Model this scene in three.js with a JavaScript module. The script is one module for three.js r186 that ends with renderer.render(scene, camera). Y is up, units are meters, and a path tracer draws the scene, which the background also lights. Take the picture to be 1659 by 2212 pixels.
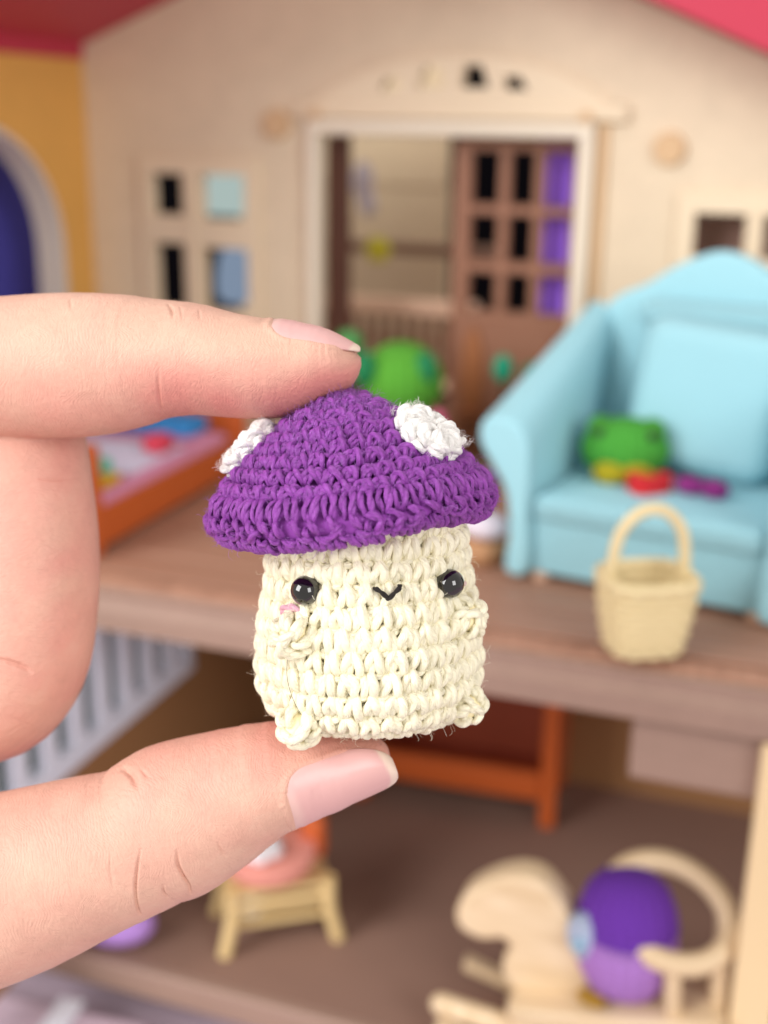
import * as THREE from 'three';
import { mergeGeometries, mergeVertices } from 'three/addons/utils/BufferGeometryUtils.js';
import { RoundedBoxGeometry } from 'three/addons/geometries/RoundedBoxGeometry.js';
import { MarchingCubes } from 'three/addons/objects/MarchingCubes.js';
import { RectAreaLightUniformsLib } from 'three/addons/lights/RectAreaLightUniformsLib.js';

// ---------------------------------------------------------------- camera, light, exposure
// Modelled in millimetres (the doll's house stands along the world axes, its upper floor at y = 0); U turns them into metres.
const U = 0.001, R = THREE.MathUtils.degToRad;
const scene = new THREE.Scene();
const EYE = new THREE.Vector3(0, 107, 0);
const pitch = R(18), yaw = R(19.2), roll = R(0.8);
const FW = new THREE.Vector3(-Math.sin(yaw) * Math.cos(pitch), -Math.sin(pitch), -Math.cos(yaw) * Math.cos(pitch));
const R0 = new THREE.Vector3().crossVectors(FW, new THREE.Vector3(0, 1, 0)).normalize(), U0 = new THREE.Vector3().crossVectors(R0, FW);
const RT = R0.clone().multiplyScalar(Math.cos(roll)).addScaledVector(U0, Math.sin(roll));
const UPV = U0.clone().multiplyScalar(Math.cos(roll)).addScaledVector(R0, -Math.sin(roll));
const camera = new THREE.PerspectiveCamera(2 * THREE.MathUtils.radToDeg(Math.atan(1106 / 2600)), 0.75, 0.01, 20);
camera.position.copy(EYE).multiplyScalar(U);
camera.quaternion.setFromRotationMatrix(new THREE.Matrix4().makeBasis(RT, UPV, FW.clone().negate()));
camera.focus = 0.1255;
camera.userData.fStop = 14;
const HELD = EYE.clone().addScaledVector(FW, 135);          // where the held toy and the hand are, 135 mm away
const FACING = camera.quaternion.clone();

scene.background = new THREE.Color(0.60, 0.56, 0.53);       // the even light of the room
scene.backgroundIntensity = 1.15;
RectAreaLightUniformsLib.init();

const renderer = new THREE.WebGLRenderer({ antialias: true });
renderer.toneMapping = THREE.LinearToneMapping;
renderer.toneMappingExposure = 1.02;
renderer.shadowMap.enabled = true;

// ---------------------------------------------------------------- helpers
let seed = 7;
const rnd = () => { seed = (seed + 0x6d2b79f5) | 0; let t = Math.imul(seed ^ (seed >>> 15), 1 | seed); t = (t + Math.imul(t ^ (t >>> 7), 61 | t)) ^ t; return ((t ^ (t >>> 14)) >>> 0) / 4294967296; };
const rr = (a, b) => a + (b - a) * rnd();
const lerp = THREE.MathUtils.lerp, clamp = THREE.MathUtils.clamp, sstep = THREE.MathUtils.smoothstep;
const V = (x, y, z) => new THREE.Vector3(x, y, z);
const names = {};
const numbered = (n) => { const k = names[n] ?? 0; names[n] = k + 1; return k ? n + '_' + String(k).padStart(3, '0') : n; };
const hash = (x, y, s = 0) => { let h = Math.imul(x | 0, 374761393) + Math.imul(y | 0, 668265263) + Math.imul(s, 1274126177); h = Math.imul(h ^ (h >>> 13), 1274126177); return ((h ^ (h >>> 16)) >>> 0) / 4294967296; };
function vnoise(x, y, s = 0, per = 0) {
  const ix = Math.floor(x), iy = Math.floor(y), fx = x - ix, fy = y - iy, a = fx * fx * (3 - 2 * fx), b = fy * fy * (3 - 2 * fy);
  const w = per ? (v) => ((v % per) + per) % per : (v) => v;
  return lerp(lerp(hash(w(ix), w(iy), s), hash(w(ix + 1), w(iy), s), a), lerp(hash(w(ix), w(iy + 1), s), hash(w(ix + 1), w(iy + 1), s), a), b);
}
const fbm = (x, y, s, o = 4) => { let v = 0, a = 0.5, f = 1; for (let i = 0; i < o; i++, a *= 0.5, f *= 2) v += a * vnoise(x * f, y * f, s + i); return v / (1 - Math.pow(0.5, o)); };

function flat(g) {
  let o = g.index ? g.toNonIndexed() : g;
  for (const k of Object.keys(o.attributes)) if (!['position', 'normal', 'uv'].includes(k)) o.deleteAttribute(k);
  if (!o.attributes.uv) o.setAttribute('uv', new THREE.BufferAttribute(new Float32Array(o.attributes.position.count * 2), 2));
  return o;
}
const join = (list) => list.length === 1 ? list[0] : mergeGeometries(list.map(flat));
function mesh(name, g, m, parent) {                          // geometry in mm
  const o = new THREE.Mesh(g.scale(U, U, U), m);
  o.name = parent === scene ? numbered(name) : name; o.castShadow = o.receiveShadow = true;
  parent.add(o);
  return o;
}
function thing(name, label, category, p = V(0, 0, 0), turn = 0, group) {
  const o = new THREE.Group(); o.name = numbered(name); o.position.copy(p).multiplyScalar(U); o.rotation.y = turn;
  o.userData = { label, category }; if (group) o.userData.group = group;
  scene.add(o);
  return o;
}
const box = (w, h, d, x = 0, y = 0, z = 0, r = 0.5) => new RoundedBoxGeometry(w, h, d, 2, Math.min(r, w / 2.01, h / 2.01, d / 2.01)).translate(x, y, z);
const span = (x0, x1, y0, y1, z0, z1, r = 0.5) => box(Math.abs(x1 - x0), Math.abs(y1 - y0), Math.abs(z1 - z0), (x0 + x1) / 2, (y0 + y1) / 2, (z0 + z1) / 2, r);
const ball = (r, x = 0, y = 0, z = 0, sx = 1, sy = 1, sz = 1) => new THREE.SphereGeometry(r, 28, 20).scale(sx, sy, sz).translate(x, y, z);
const lathe = (pts, n = 40) => new THREE.LatheGeometry(pts.map((p) => new THREE.Vector2(p[0], p[1])), n);
const tube = (pts, r, n = 40, k = 10, closed = false) => new THREE.TubeGeometry(new THREE.CatmullRomCurve3(pts, closed), n, r, k, closed);
function mirrorX(g) { g = flat(g).scale(-1, 1, 1); const p = g.attributes.position; for (let i = 0; i < p.count; i += 3) { const a = [p.getX(i), p.getY(i), p.getZ(i)]; p.setXYZ(i, p.getX(i + 1), p.getY(i + 1), p.getZ(i + 1)); p.setXYZ(i + 1, ...a); } return g; }
function plate(pts, depth, holes = [], bevel = 0.4, curve = 8) {   // an outline in x, y pushed along +z
  const s = pts.isShape ? pts : new THREE.Shape(pts.map((p) => new THREE.Vector2(p[0], p[1])));
  for (const h of holes) s.holes.push(new THREE.Path(h.map((p) => new THREE.Vector2(p[0], p[1]))));
  const g = new THREE.ExtrudeGeometry(s, { depth, bevelEnabled: bevel > 0, bevelSize: bevel, bevelThickness: bevel, bevelSegments: 2, bevelOffset: -bevel, curveSegments: curve });
  const uv = g.attributes.uv; for (let i = 0; i < uv.count; i++) uv.setXY(i, uv.getX(i) * 0.02, uv.getY(i) * 0.02);
  return g;
}
const quad = (x0, x1, y0, y1) => [[x0, y0], [x0, y1], [x1, y1], [x1, y0]];
const smooth = (pts, n = 60, closed = true) => new THREE.CatmullRomCurve3(pts.map((p) => V(p[0], p[1], 0)), closed).getPoints(n).slice(0, closed ? -1 : undefined).map((v) => [v.x, v.y]);
function tex(n, f, srgb = true, rep) {                       // f(u, v) -> [r, g, b] 0..1
  const d = new Uint8Array(n * n * 4);
  for (let y = 0; y < n; y++) for (let x = 0; x < n; x++) { const c = f(x / n, y / n); for (let k = 0; k < 3; k++) d[(y * n + x) * 4 + k] = clamp(Math.round(255 * c[k]), 0, 255); d[(y * n + x) * 4 + 3] = 255; }
  const t = new THREE.DataTexture(d, n, n); t.wrapS = t.wrapT = THREE.RepeatWrapping; t.magFilter = THREE.LinearFilter;
  if (srgb) t.colorSpace = THREE.SRGBColorSpace;
  if (rep) t.repeat.set(rep, rep);
  t.needsUpdate = true;
  return t;
}
const mat = (c, rough = 0.6, more = {}) => new THREE.MeshStandardMaterial({ color: c, roughness: rough, ...more });
const phys = (c, rough = 0.6, more = {}) => new THREE.MeshPhysicalMaterial({ color: c, roughness: rough, ...more });
const lin = (r, g, b) => new THREE.Color().setRGB(r, g, b);

// ---------------------------------------------------------------- the windows of the room that light the table
function roomWindow(x, y, z, w, h, strength, colour, aim) {
  const o = new THREE.Group(); o.name = numbered('room_window'); o.userData = { kind: 'structure' };
  o.position.set(x * U, y * U, z * U);
  o.lookAt(V(aim[0], aim[1], aim[2]).multiplyScalar(U));
  scene.add(o);
  mesh('window_frame', join([span(-w / 2 - 30, w / 2 + 30, h / 2, h / 2 + 30, -30, 0, 3), span(-w / 2 - 30, w / 2 + 30, -h / 2 - 30, -h / 2, -30, 0, 3), span(-w / 2 - 30, -w / 2, -h / 2, h / 2, -30, 0, 3), span(w / 2, w / 2 + 30, -h / 2, h / 2, -30, 0, 3)]), mat('#d9d4cc', 0.5), o);
  mesh('glow_panel', span(-w / 2, w / 2, -h / 2, h / 2, -26, -20, 1), mat('#000000', 1, { emissive: colour, emissiveIntensity: strength * 0.35 }), o);
  const l = new THREE.RectAreaLight(colour, strength, w * U, h * U);
  l.name = 'daylight'; l.rotation.y = Math.PI; l.position.z = -12 * U;
  o.add(l);
}
const DAY = lin(1, 0.985, 0.97);
roomWindow(-690, 540, 600, 620, 720, 7.4, DAY, [-60, 30, -200]);
roomWindow(720, 430, 420, 420, 560, 5.5, DAY, [-60, 30, -200]);

// ---------------------------------------------------------------- surfaces
const grain = (n, a, b, sx, sy, s) => tex(n, (u, v) => { const w = fbm(u * sx + 0.6 * fbm(u * 3, v * 3, s + 9), v * sy, s), k = clamp(w * 1.5 - 0.25, 0, 1); return [0, 1, 2].map((i) => lerp(a[i], b[i], k)); });
const MOTTLE = tex(256, (u, v) => { const k = 0.97 + 0.03 * vnoise(u * 32, v * 32, 3, 32) - 0.02 * vnoise(u * 8, v * 8, 5, 8); return [k, k, k]; });
const FLOCK = tex(256, (u, v) => { const k = vnoise(u * 128, v * 128, 1, 128) * 0.6 + 0.4 * vnoise(u * 64, v * 64, 2, 64); return [k, k, k]; }, false, 8);
const M = {
  cream: mat('#e3d0b4', 0.55, { map: MOTTLE }), creamTrim: mat('#e6d3b6', 0.5), yellow: mat('#e4ae58', 0.55, { map: MOTTLE }), white: mat('#e8dcc8', 0.5),
  tan: mat('#d2b088', 0.6), roof: mat('#bd2f4a', 0.5), brown: mat('#96674f', 0.5), brownDark: mat('#5a3426', 0.6), black: phys('#0a090c', 1, { specularIntensity: 0 }), navy: mat('#4a46a8', 0.9),
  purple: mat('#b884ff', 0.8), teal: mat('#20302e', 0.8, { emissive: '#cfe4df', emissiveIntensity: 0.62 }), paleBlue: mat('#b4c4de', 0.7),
  slab: new THREE.MeshStandardMaterial({ map: grain(512, [0.60, 0.44, 0.36], [0.72, 0.55, 0.46], 4, 30, 11), roughness: 0.5 }),
  slabEdge: mat('#a28576', 0.5, { map: MOTTLE }), carpet: mat('#927263', 0.9, { map: MOTTLE }), underWall: mat('#9c7048', 0.7),
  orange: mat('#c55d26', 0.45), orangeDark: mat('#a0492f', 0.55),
  sofa: phys('#a0d4e0', 0.75, { sheen: 0.5, sheenColor: lin(0.5, 0.75, 0.85), sheenRoughness: 0.6, bumpMap: FLOCK, bumpScale: 0.0001 }),
  wicker: mat('#e2cfa0', 0.6), pine: new THREE.MeshStandardMaterial({ map: grain(256, [0.84, 0.73, 0.57], [0.92, 0.83, 0.70], 3, 24, 17), roughness: 0.55 }),
  skinPink: mat('#e58b8b', 0.6), chair: mat('#a5683f', 0.5), lavender: mat('#bfaab8', 0.8), lilac: mat('#b98fdc', 0.9),
};

// ================================================================ the doll's house
const house = thing('dollhouse', 'open two storey toy house with cream walls, red roof and brown floors behind the hand', 'dollhouse');
const WZ = -359;
{
  // back wall with its openings
  const tri = (cx, cy, w, h, lean = 0) => [[cx - w / 2, cy - h / 2], [cx - w / 2 * 0.6 + lean, cy + h / 2], [cx + w / 2 * 0.6 + lean, cy + h / 2], [cx + w / 2, cy - h / 2]];
  const lights = [tri(-124.4, 117.4, 8, 4.4, 1.2), tri(-111.8, 119.4, 9.6, 7, 0.6), tri(-98.4, 119.6, 9.6, 7, -0.6), tri(-86, 117.8, 8, 4.4, -1.2)];
  const panes = [quad(-207, -194.4, 76.4, 90.4), quad(-189, -172.4, 75.4, 90.4), quad(-207, -194.4, 46, 68.4), quad(-189, -171.6, 46, 67.6)];
  const rpanes = [quad(-33.4, -18.5, 71, 84), quad(-14.6, 0, 71, 84), quad(-33.4, -18.5, 50, 67), quad(-14.6, 0, 50, 67)];
  const outline = [[-232, 0], [-232, 128.4], [-124, 170.5], [70, 87.1], [70, 0]];
  mesh('back_wall', plate(outline, 3, [quad(-148, -66.5, 4, 103), ...panes, ...rpanes, ...lights], 0.3).translate(0, 0, WZ - 3), M.cream, house);
  // cross window frames, a shade proud of the wall
  for (const [x0, x1, y0, y1, hs] of [[-211, -168, 41, 95, panes], [-38, 5, 46, 89, rpanes]]) {
    const f = mesh('window', plate(quad(x0, x1, y0, y1), 1.4, hs, 0.4).translate(0, 0, WZ + 0.3), M.creamTrim, house);
    const xm = (hs[0][2][0] + hs[1][0][0]) / 2;
    mesh('mullion', span(xm - 1.4, xm + 1.4, y0 + 4, y1 - 4, WZ + 1.8, WZ + 2.8, 0.4), M.creamTrim, f);
    mesh('window_sill', span(x0 - 2, x1 + 2, y0 - 3, y0, WZ + 0.4, WZ + 6, 0.8), M.creamTrim, f);
  }
  mesh('window_backing', span(-35, 16, 44, 82, -374, -371, 0.4), mat('#86685e', 0.7), house);
  // door frame with its cornice and fanlight
  const df = mesh('door_frame', join([span(-150.5, -147, 0, 104, WZ + 0.3, WZ + 4, 0.6), span(-66.8, -62.5, 0, 104, WZ + 0.3, WZ + 4, 0.6), span(-150.5, -62.5, 103, 107.2, WZ + 0.4, WZ + 4.4, 0.8)]), M.white, house);
  mesh('cornice', span(-155, -53.5, 107.5, 112.4, WZ + 0.3, WZ + 3, 1), M.creamTrim, df);
  mesh('pediment', plate([[-152, 112.5], ...smooth([[-150, 112.5], [-138, 119], [-122, 124], [-105, 125.8], [-88, 124.4], [-72, 120], [-58, 112.5]], 30, false), [-56, 112.5]], 1.7, lights, 0.4).translate(0, 0, WZ + 0.3), M.creamTrim, df);
  mesh('shaded_edge', span(-61.8, -58.8, 0, 107, WZ + 0.3, WZ + 1.8, 0.4), M.tan, df);  // tan strip stands for the shade on the side of the frame
  for (const x of [-148, -65]) mesh('peg', new THREE.CylinderGeometry(1.7, 1.7, 2, 16).rotateX(Math.PI / 2).translate(x, 108.6, WZ + 3.6), M.tan, df);
  for (const [x, y, n] of [[-161.7, 105.6, 'wall_knob'], [-41.7, 100.6, 'wall_knob']]) mesh(n, new THREE.CylinderGeometry(4.2, 4.6, 2.4, 24).rotateX(Math.PI / 2).translate(x, y, WZ + 1.3), M.tan, house);

  // left side wall with the arch and its white lining
  const sideways = (zy, depth, x, holes = [], bevel = 0.3) => plate(zy.map(([z, y]) => [-z, y]), depth, holes.map((h) => h.map(([z, y]) => [-z, y])), bevel).rotateY(Math.PI / 2).translate(x, 0, 0);
  const arc = (a, top, spring, n = 28) => { const o = []; for (let i = 0; i <= n; i++) { const t = Math.PI * i / n; o.push([-294 + a * Math.cos(t), spring + (top - spring) * Math.sin(t)]); } return o; };
  const opening = (a, top, y0) => [[-294 + a, y0], ...arc(a, top, 66), [-294 - a, y0]];
  const sw = mesh('side_wall', sideways([[-358.7, 0.3], [-358.7, 129], [-190, 129], [-190, 0.3]], 7, -237.5, [opening(48, 107, 3)]), M.yellow, house);
  mesh('arch_lining', sideways(opening(47.8, 106.8, 3.2), 9.5, -239.5, [opening(46.6, 105.6, 4.6)], 0.2), M.white, sw);

  // roof
  const slope = (x0, y0, x1, y1, t) => [[x0, y0], [x1, y1], [x1, y1 + t], [x0, y0 + t]];
  mesh('roof', join([plate(slope(-262, 116.7, -124, 170.6, 5), 120, [], 0.5).translate(0, 0, WZ - 8), plate(slope(-124, 170.6, 78, 83.8, 20), 34, [], 0.5).translate(0, 0, WZ - 8)]), M.roof, house);
  mesh('eave_board', span(-233, -229.4, 124.5, 130.5, WZ + 0.5, WZ + 108, 0.6), M.roof, house);

  // upper floor and its moulded front edge
  const prof = [[-368, -12], [-368, 0], [-237, 0], [-235.4, -0.8], [-235, -2.6], [-236.2, -3.6], [-235.2, -4.6], [-234.8, -11.4], [-236, -13], [-240, -13.2], [-366, -13.2]];
  mesh('upper_floor', plate(prof.map(([z, y]) => [-z, y]), 340, [], 0).rotateY(Math.PI / 2).translate(-250, 0, 0), M.slab, house);
  const lip = [[-234.7, -1.4], [-234.7, -12.4], [-233, -12.2], [-232.6, -7], [-233.2, -4.2], [-233.2, -3.2], [-232.8, -1.8], [-233.6, -1.2]];
  mesh('floor_edge', plate(lip.map(([z, y]) => [-z, y]).reverse(), 338, [], 0).rotateY(Math.PI / 2).translate(-249, 0, 0), M.slabEdge, house);
  for (let k = 0; k < 8; k++) mesh('floor_board', span(-249, 89, 0.2, 0.8, -356 + k * 14.6, -342.2 + k * 14.6, 0.3), M.slab, house);
  mesh('step_block', span(-25.5, 60, -28.5, -13.5, -300, -236.5, 1.2), M.slabEdge, house);

  // lower storey
  mesh('lower_floor', span(-250, 90, -111, -105, -366, -230, 1), M.carpet, house);
  mesh('lower_floor_edge', span(-250, 90, -113, -104.4, -229.8, -226, 1), M.slabEdge, house);
  mesh('lower_back_wall', span(-250, 90, -105, -13.4, -366, -361, 0.4), M.underWall, house);
  mesh('lower_side_wall', span(-180, -172.5, -104.8, -13.4, -360.8, -196, 0.4), M.underWall, house);
  mesh('corner_post', span(1.4, 10.6, -104.2, -13.5, -241, -233.6, 0.8), mat('#eed3a6', 0.5), house);
  // white barred frame in the lower side wall
  const wf = mesh('barred_window', join([span(-172.3, -168, -57, -50.5, -305, -196, 1.2), span(-172.3, -168, -19, -13.6, -305, -196, 1.2), span(-172.3, -168, -55, -15, -305, -300, 1.4)]), mat('#e6eaf8', 0.5), house);
  for (let k = 0; k < 8; k++) mesh('bar', span(-171.9, -168.4, -52, -17, -292.5 + k * 12.6 - 3, -292.5 + k * 12.6 + 3, 0.8), mat('#e6eaf8', 0.5), wf);
  mesh('window_backing', span(-172.4, -172.05, -54, -16, -304, -198, 0.05), mat('#55635f', 0.8), wf);

  // right leaf of the double door, panes in three columns
  const hs = [];
  for (const [x0, x1] of [[-101.4, -91.6], [-89.4, -80.8], [-78.9, -69.4]]) for (const [y0, y1] of [[82.8, 99.4], [65.8, 80.8], [50.5, 63.4]]) hs.push(quad(x0, x1, y0, y1));
  const leaf = mesh('door', plate(quad(-106, -67, 5, 102), 3, hs, 0.4).translate(0, 0, -369), M.brown, house);
  mesh('door_panel', span(-100, -73, 14, 44, -365.9, -364.6, 0.6), M.brown, leaf);
  mesh('door_edge', span(-148, -142, 5, 102.5, -372, -365, 0.6), M.brownDark, house);
  // the balcony seen through the open half
  const bal = mesh('balcony_rail', join([span(-165, -106, 43, 48.5, -402, -396, 1), span(-165, -106, 17, 21, -402, -397, 1)]), mat('#f0c8aa', 0.5), house);
  for (let k = 0; k < 12; k++) mesh('baluster', lathe([[0.9, 21], [1.5, 25], [1, 29], [1.6, 34], [0.9, 40], [1.3, 43]], 10).translate(-162 + k * 5, 0, -399), M.brown, bal);
  mesh('balcony_floor', span(-240, 40, 0, 4, -440, -373, 0.5), M.brown, house);
  mesh('outer_wall', join([span(-230, -139, 4, 82, -476, -470, 1), span(-230, -139, 82.2, 140, -474, -469, 1)]), mat('#ecd4ae', 0.7, { map: MOTTLE }), house);
  mesh('outer_ledge', span(-170, -106, 60, 64, -436, -428, 1), mat('#8d6a55', 0.6), house);
}
// what shows through the panes
{
  const backing = mesh('dark_backdrop', span(-520, 420, -140, 190, -680, -670, 2), M.black, scene); backing.userData = { kind: 'structure' };
  const c1 = thing('purple_curtain', 'plain purple cloth hanging behind the right panes of the brown door', 'curtain');
  mesh('cloth', plate(smooth([[-82, 381], [-79, 383.2], [-76, 380.6], [-73, 383.2], [-70, 380.8], [-62, 383], [-62, 384], [-70, 381.8], [-73, 384.2], [-76, 381.6], [-79, 384.2], [-82, 382]], 90), 95, [], 0).rotateX(-Math.PI / 2).translate(0, 40, 8.5), M.purple, c1);
  const c2 = thing('added_glow', 'pale blue green panel with added glow behind the upper right pane left of the door', 'window');  // panel made emissive in place of daylight falling on it
  mesh('glow_panel', span(-215, -186, 74, 110, -402, -398, 1), M.teal, c2);
  const c3 = thing('added_glow', 'small pale blue bundle with added glow behind the lower right pane left of the door', 'window');  // pale bundle given an added glow to look lit
  mesh('glow_panel', plate(smooth([[-204, 44], [-204.6, 56], [-202, 62.5], [-198, 64.5], [-194, 61], [-192, 44]], 40), 3, [], 0.3).translate(0, 0, -402), mat('#1c242e', 0.8, { emissive: '#a9bfdc', emissiveIntensity: 0.5 }), c3);
  const c4 = thing('navy_cloth', 'dark navy blue cloth hanging outside the arch in the yellow wall', 'cloth');
  mesh('cloth', box(3, 170, 190, -262, 50, -300, 1), M.navy, c4);
  const c5 = thing('white_cloth_bundle', 'small white bundle high behind the balcony rail in the open doorway', 'bundle');
  mesh('bundle', join([ball(5, -158, 86, -425, 0.8, 1.4, 0.6), ball(4, -156, 78, -425, 0.8, 1.1, 0.6)]), mat('#d9d0dc', 0.8), c5);
  const y1 = thing('yellow_ball', 'round yellow flower head on the balcony ledge in the open doorway', 'flower');
  mesh('ball', join([ball(3.6, -147.5, 63.2, -414), ...[0, 1, 2, 3, 4, 5].map((k) => ball(1.9, -147.5 + 3 * Math.cos(k * 1.047), 63.2 + 3 * Math.sin(k * 1.047), -413))]), mat('#d9cf3a', 0.7), y1);
}

// ================================================================ toys on the upper floor
{ // sofa
  const t = thing('sofa', 'light blue flocked toy sofa with a scrolled arm and high curved back', 'sofa', V(-62, 0, -270), R(-9));
  const W = 65, D = 54, S = M.sofa;
  // scrolled arms: a profile pushed back, rising towards the back
  const prof = smooth([[0, 3], [0.2, 14], [-1.6, 24], [-6, 30], [-9.4, 35], [-8.8, 39.6], [-4.6, 41.4], [1, 40.4], [4, 36.4], [4.6, 30], [4.8, 18], [4.8, 3]], 60);
  for (const s of [1, -1]) {
    let g = plate(prof, D, [], 1.2, 6).translate(0, 0, -D);
    const p = g.attributes.position;
    for (let i = 0; i < p.count; i++) { const k = clamp(-p.getZ(i) / D, 0, 1), up = sstep(p.getY(i), 18, 40); p.setY(i, p.getY(i) + 21 * k * k * up * 0.9 + 2 * k * up); p.setX(i, (p.getX(i) < 0 ? p.getX(i) * (0.88 - 0.5 * k) : p.getX(i)) + 1.5 * k * up); }
    if (s < 0) g = mirrorX(g).translate(W, 0, 0);
    g.computeVertexNormals();
    mesh('arm', g, S, t);
  }
  mesh('base_panel', span(4.9, W - 4.9, 3, 17.5, -D, -2, 1), S, t);
  mesh('seat', box(W - 10.2, 6, D - 10, W / 2, 19.6, -D / 2 + 4.6, 2.2), S, t);
  const back = smooth([[1.4, 4], [1.6, 40], [2, 59], [6, 63.5], [13, 67], [21, 72.4], [32, 76.4], [43, 72.4], [51, 67], [58, 63.5], [63, 59], [63.4, 40], [63.6, 4], [32, 3]], 90);
  mesh('backrest', plate(back, 9, [], 1.6).rotateX(R(-7)).translate(0, 0, -D - 3), S, t);
  mesh('back_cushion', box(38, 38, 13, 0, 0, 0, 6.2).rotateZ(R(-5)).rotateX(R(-6)).translate(36, 42.5, -D + 15), S, t);
  mesh('head_roll', box(38, 8, 8, 33.4, 63.5, -D + 9, 3.9).rotateX(R(-3)), S, t);
  mesh('front_seam', span(6, W - 6, 16.9, 17.6, -2.2, -1.4, 0.2), mat('#4e93a6', 0.8), t);
  for (const [x, z] of [[5, -5], [W - 8, -5], [5, -D + 2], [W - 8, -D + 2]]) mesh('foot', lathe([[0, 0], [2.2, 0], [2.9, 3.4], [0, 3.4]], 18).translate(x + 2, 0.1, z), mat('#d8b49a', 0.5), t);
}
{ // basket
  const t = thing('wicker_basket', 'small pale wicker basket with a tall handle on the floor before the sofa', 'basket', V(-25, 0.9, -238.5), R(30)); t.scale.set(0.92, 0.96, 0.92);
  const prof = [[0.01, 0], [4.4, 0.1], [6.6, 1.2], [8.4, 4.4], [9.5, 10], [10, 17.5], [9.3, 17.6], [8.8, 10], [7.7, 5], [5.8, 2.4], [0.01, 1.6]];
  const squash = (g) => { const p = g.attributes.position; for (let i = 0; i < p.count; i++) { const x = p.getX(i), z = p.getZ(i), a = Math.atan2(z, x), r = Math.hypot(x, z), k = 1 / Math.pow(Math.pow(Math.abs(Math.cos(a)), 3.4) + Math.pow(Math.abs(Math.sin(a)), 3.4), 1 / 3.4); p.setX(i, r * Math.cos(a) * k); p.setZ(i, r * Math.sin(a) * k * 0.86); } g.computeVertexNormals(); return g; };
  const b = mesh('bowl', squash(lathe(prof, 48)), M.wicker, t);
  for (let k = 0; k < 9; k++) { const y = 1.6 + k * 1.75, pts = []; for (let i = 0; i < 48; i++) { const a = i / 48 * 2 * Math.PI, r = lerp(6.6, 10.0, Math.pow(Math.min(1, y / 16), 0.6)) + 0.5 * Math.cos(i * Math.PI / 2 + k * Math.PI); pts.push(V(r * Math.cos(a), y, r * Math.sin(a))); } mesh('weave_strand', squash(tube(pts, 0.78, 96, 6, true)), M.wicker, b); }
  mesh('rim', squash(tube(Array.from({ length: 32 }, (_, i) => V(10 * Math.cos(i / 16 * Math.PI), 17.6, 10 * Math.sin(i / 16 * Math.PI))), 1.25, 80, 8, true)), M.wicker, t);
  mesh('handle', tube([V(-8.6, 15, 0), V(-8.6, 21, 0), V(-7.2, 28, 0), V(-3.6, 32, 0), V(0, 33, 0), V(3.6, 32, 0), V(7.2, 28, 0), V(8.6, 21, 0), V(8.6, 15, 0)], 1.35, 50, 10), M.wicker, t);
}
const knit = (c, rep = 1) => { const t = tex(256, (u, v) => { const x = u * 24, y = v * 20, a = Math.abs((x % 1) - 0.5), k = Math.abs(Math.sin((y + a * 0.9) * Math.PI)); const b = k * (0.6 + 0.4 * Math.cos(a * Math.PI * 2)); return [b, b, b]; }, false, rep); return mat(c, 0.85, { bumpMap: t, bumpScale: 0.0007 }); };
{ // frog on the sofa
  const t = thing('crochet_frog', 'flat green crochet frog head with yellow bow sitting on the blue sofa', 'toy frog', V(-39, 22, -294), R(6));
  const g = mesh('head', ball(10, 0, 8, 0, 1.1, 0.82, 0.78), knit('#46a032'), t);
  for (const x of [-6.2, 6.2]) { const e = mesh('eye_bump', ball(3.5, x, 13.2, 1.6), knit('#4ca834'), t); mesh('eye', ball(1.25, x * 1.02, 12.9, 4.6), mat('#141a12', 0.2), e); }
  mesh('bow', join([ball(4, -3.2, 3.4, 6.8, 1.05, 0.72, 0.5), ball(4, 3.2, 3.4, 6.8, 1.05, 0.72, 0.5), ball(1.8, 0, 3.4, 7.8)]), knit('#d8c418'), t);
}
{
  const heart = (k) => smooth([[0, -3.2 * k], [2.6 * k, -0.6 * k], [3.2 * k, 1.6 * k], [1.8 * k, 3 * k], [0, 1.9 * k], [-1.8 * k, 3 * k], [-3.2 * k, 1.6 * k], [-2.6 * k, -0.6 * k]], 40);
  const a = thing('red_heart', 'small red heart with yellow middle lying on the sofa before the frog', 'heart', V(-32, 22.7, -285), R(-10));
  mesh('heart', plate(heart(1.75), 3.2, [], 0.9).rotateX(-Math.PI / 2), knit('#d01f28'), a);
  mesh('centre', ball(1.9, 0, 4, 0.6, 1.3, 0.5, 0.8), knit('#e0a020'), a);
  const b = thing('magenta_bow', 'small magenta bow lying on the sofa right of the red heart', 'bow', V(-19, 22.7, -285), R(-14)); b.scale.setScalar(1.08);
  mesh('loops', join([ball(3, -2.8, 2, 0, 1.15, 0.7, 0.8), ball(3, 2.8, 2, 0, 1.15, 0.7, 0.8)]), knit('#b2359c'), b);
  mesh('knot', ball(1.6, 0, 2.3, 0.8), knit('#b2359c'), b);
}
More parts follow.
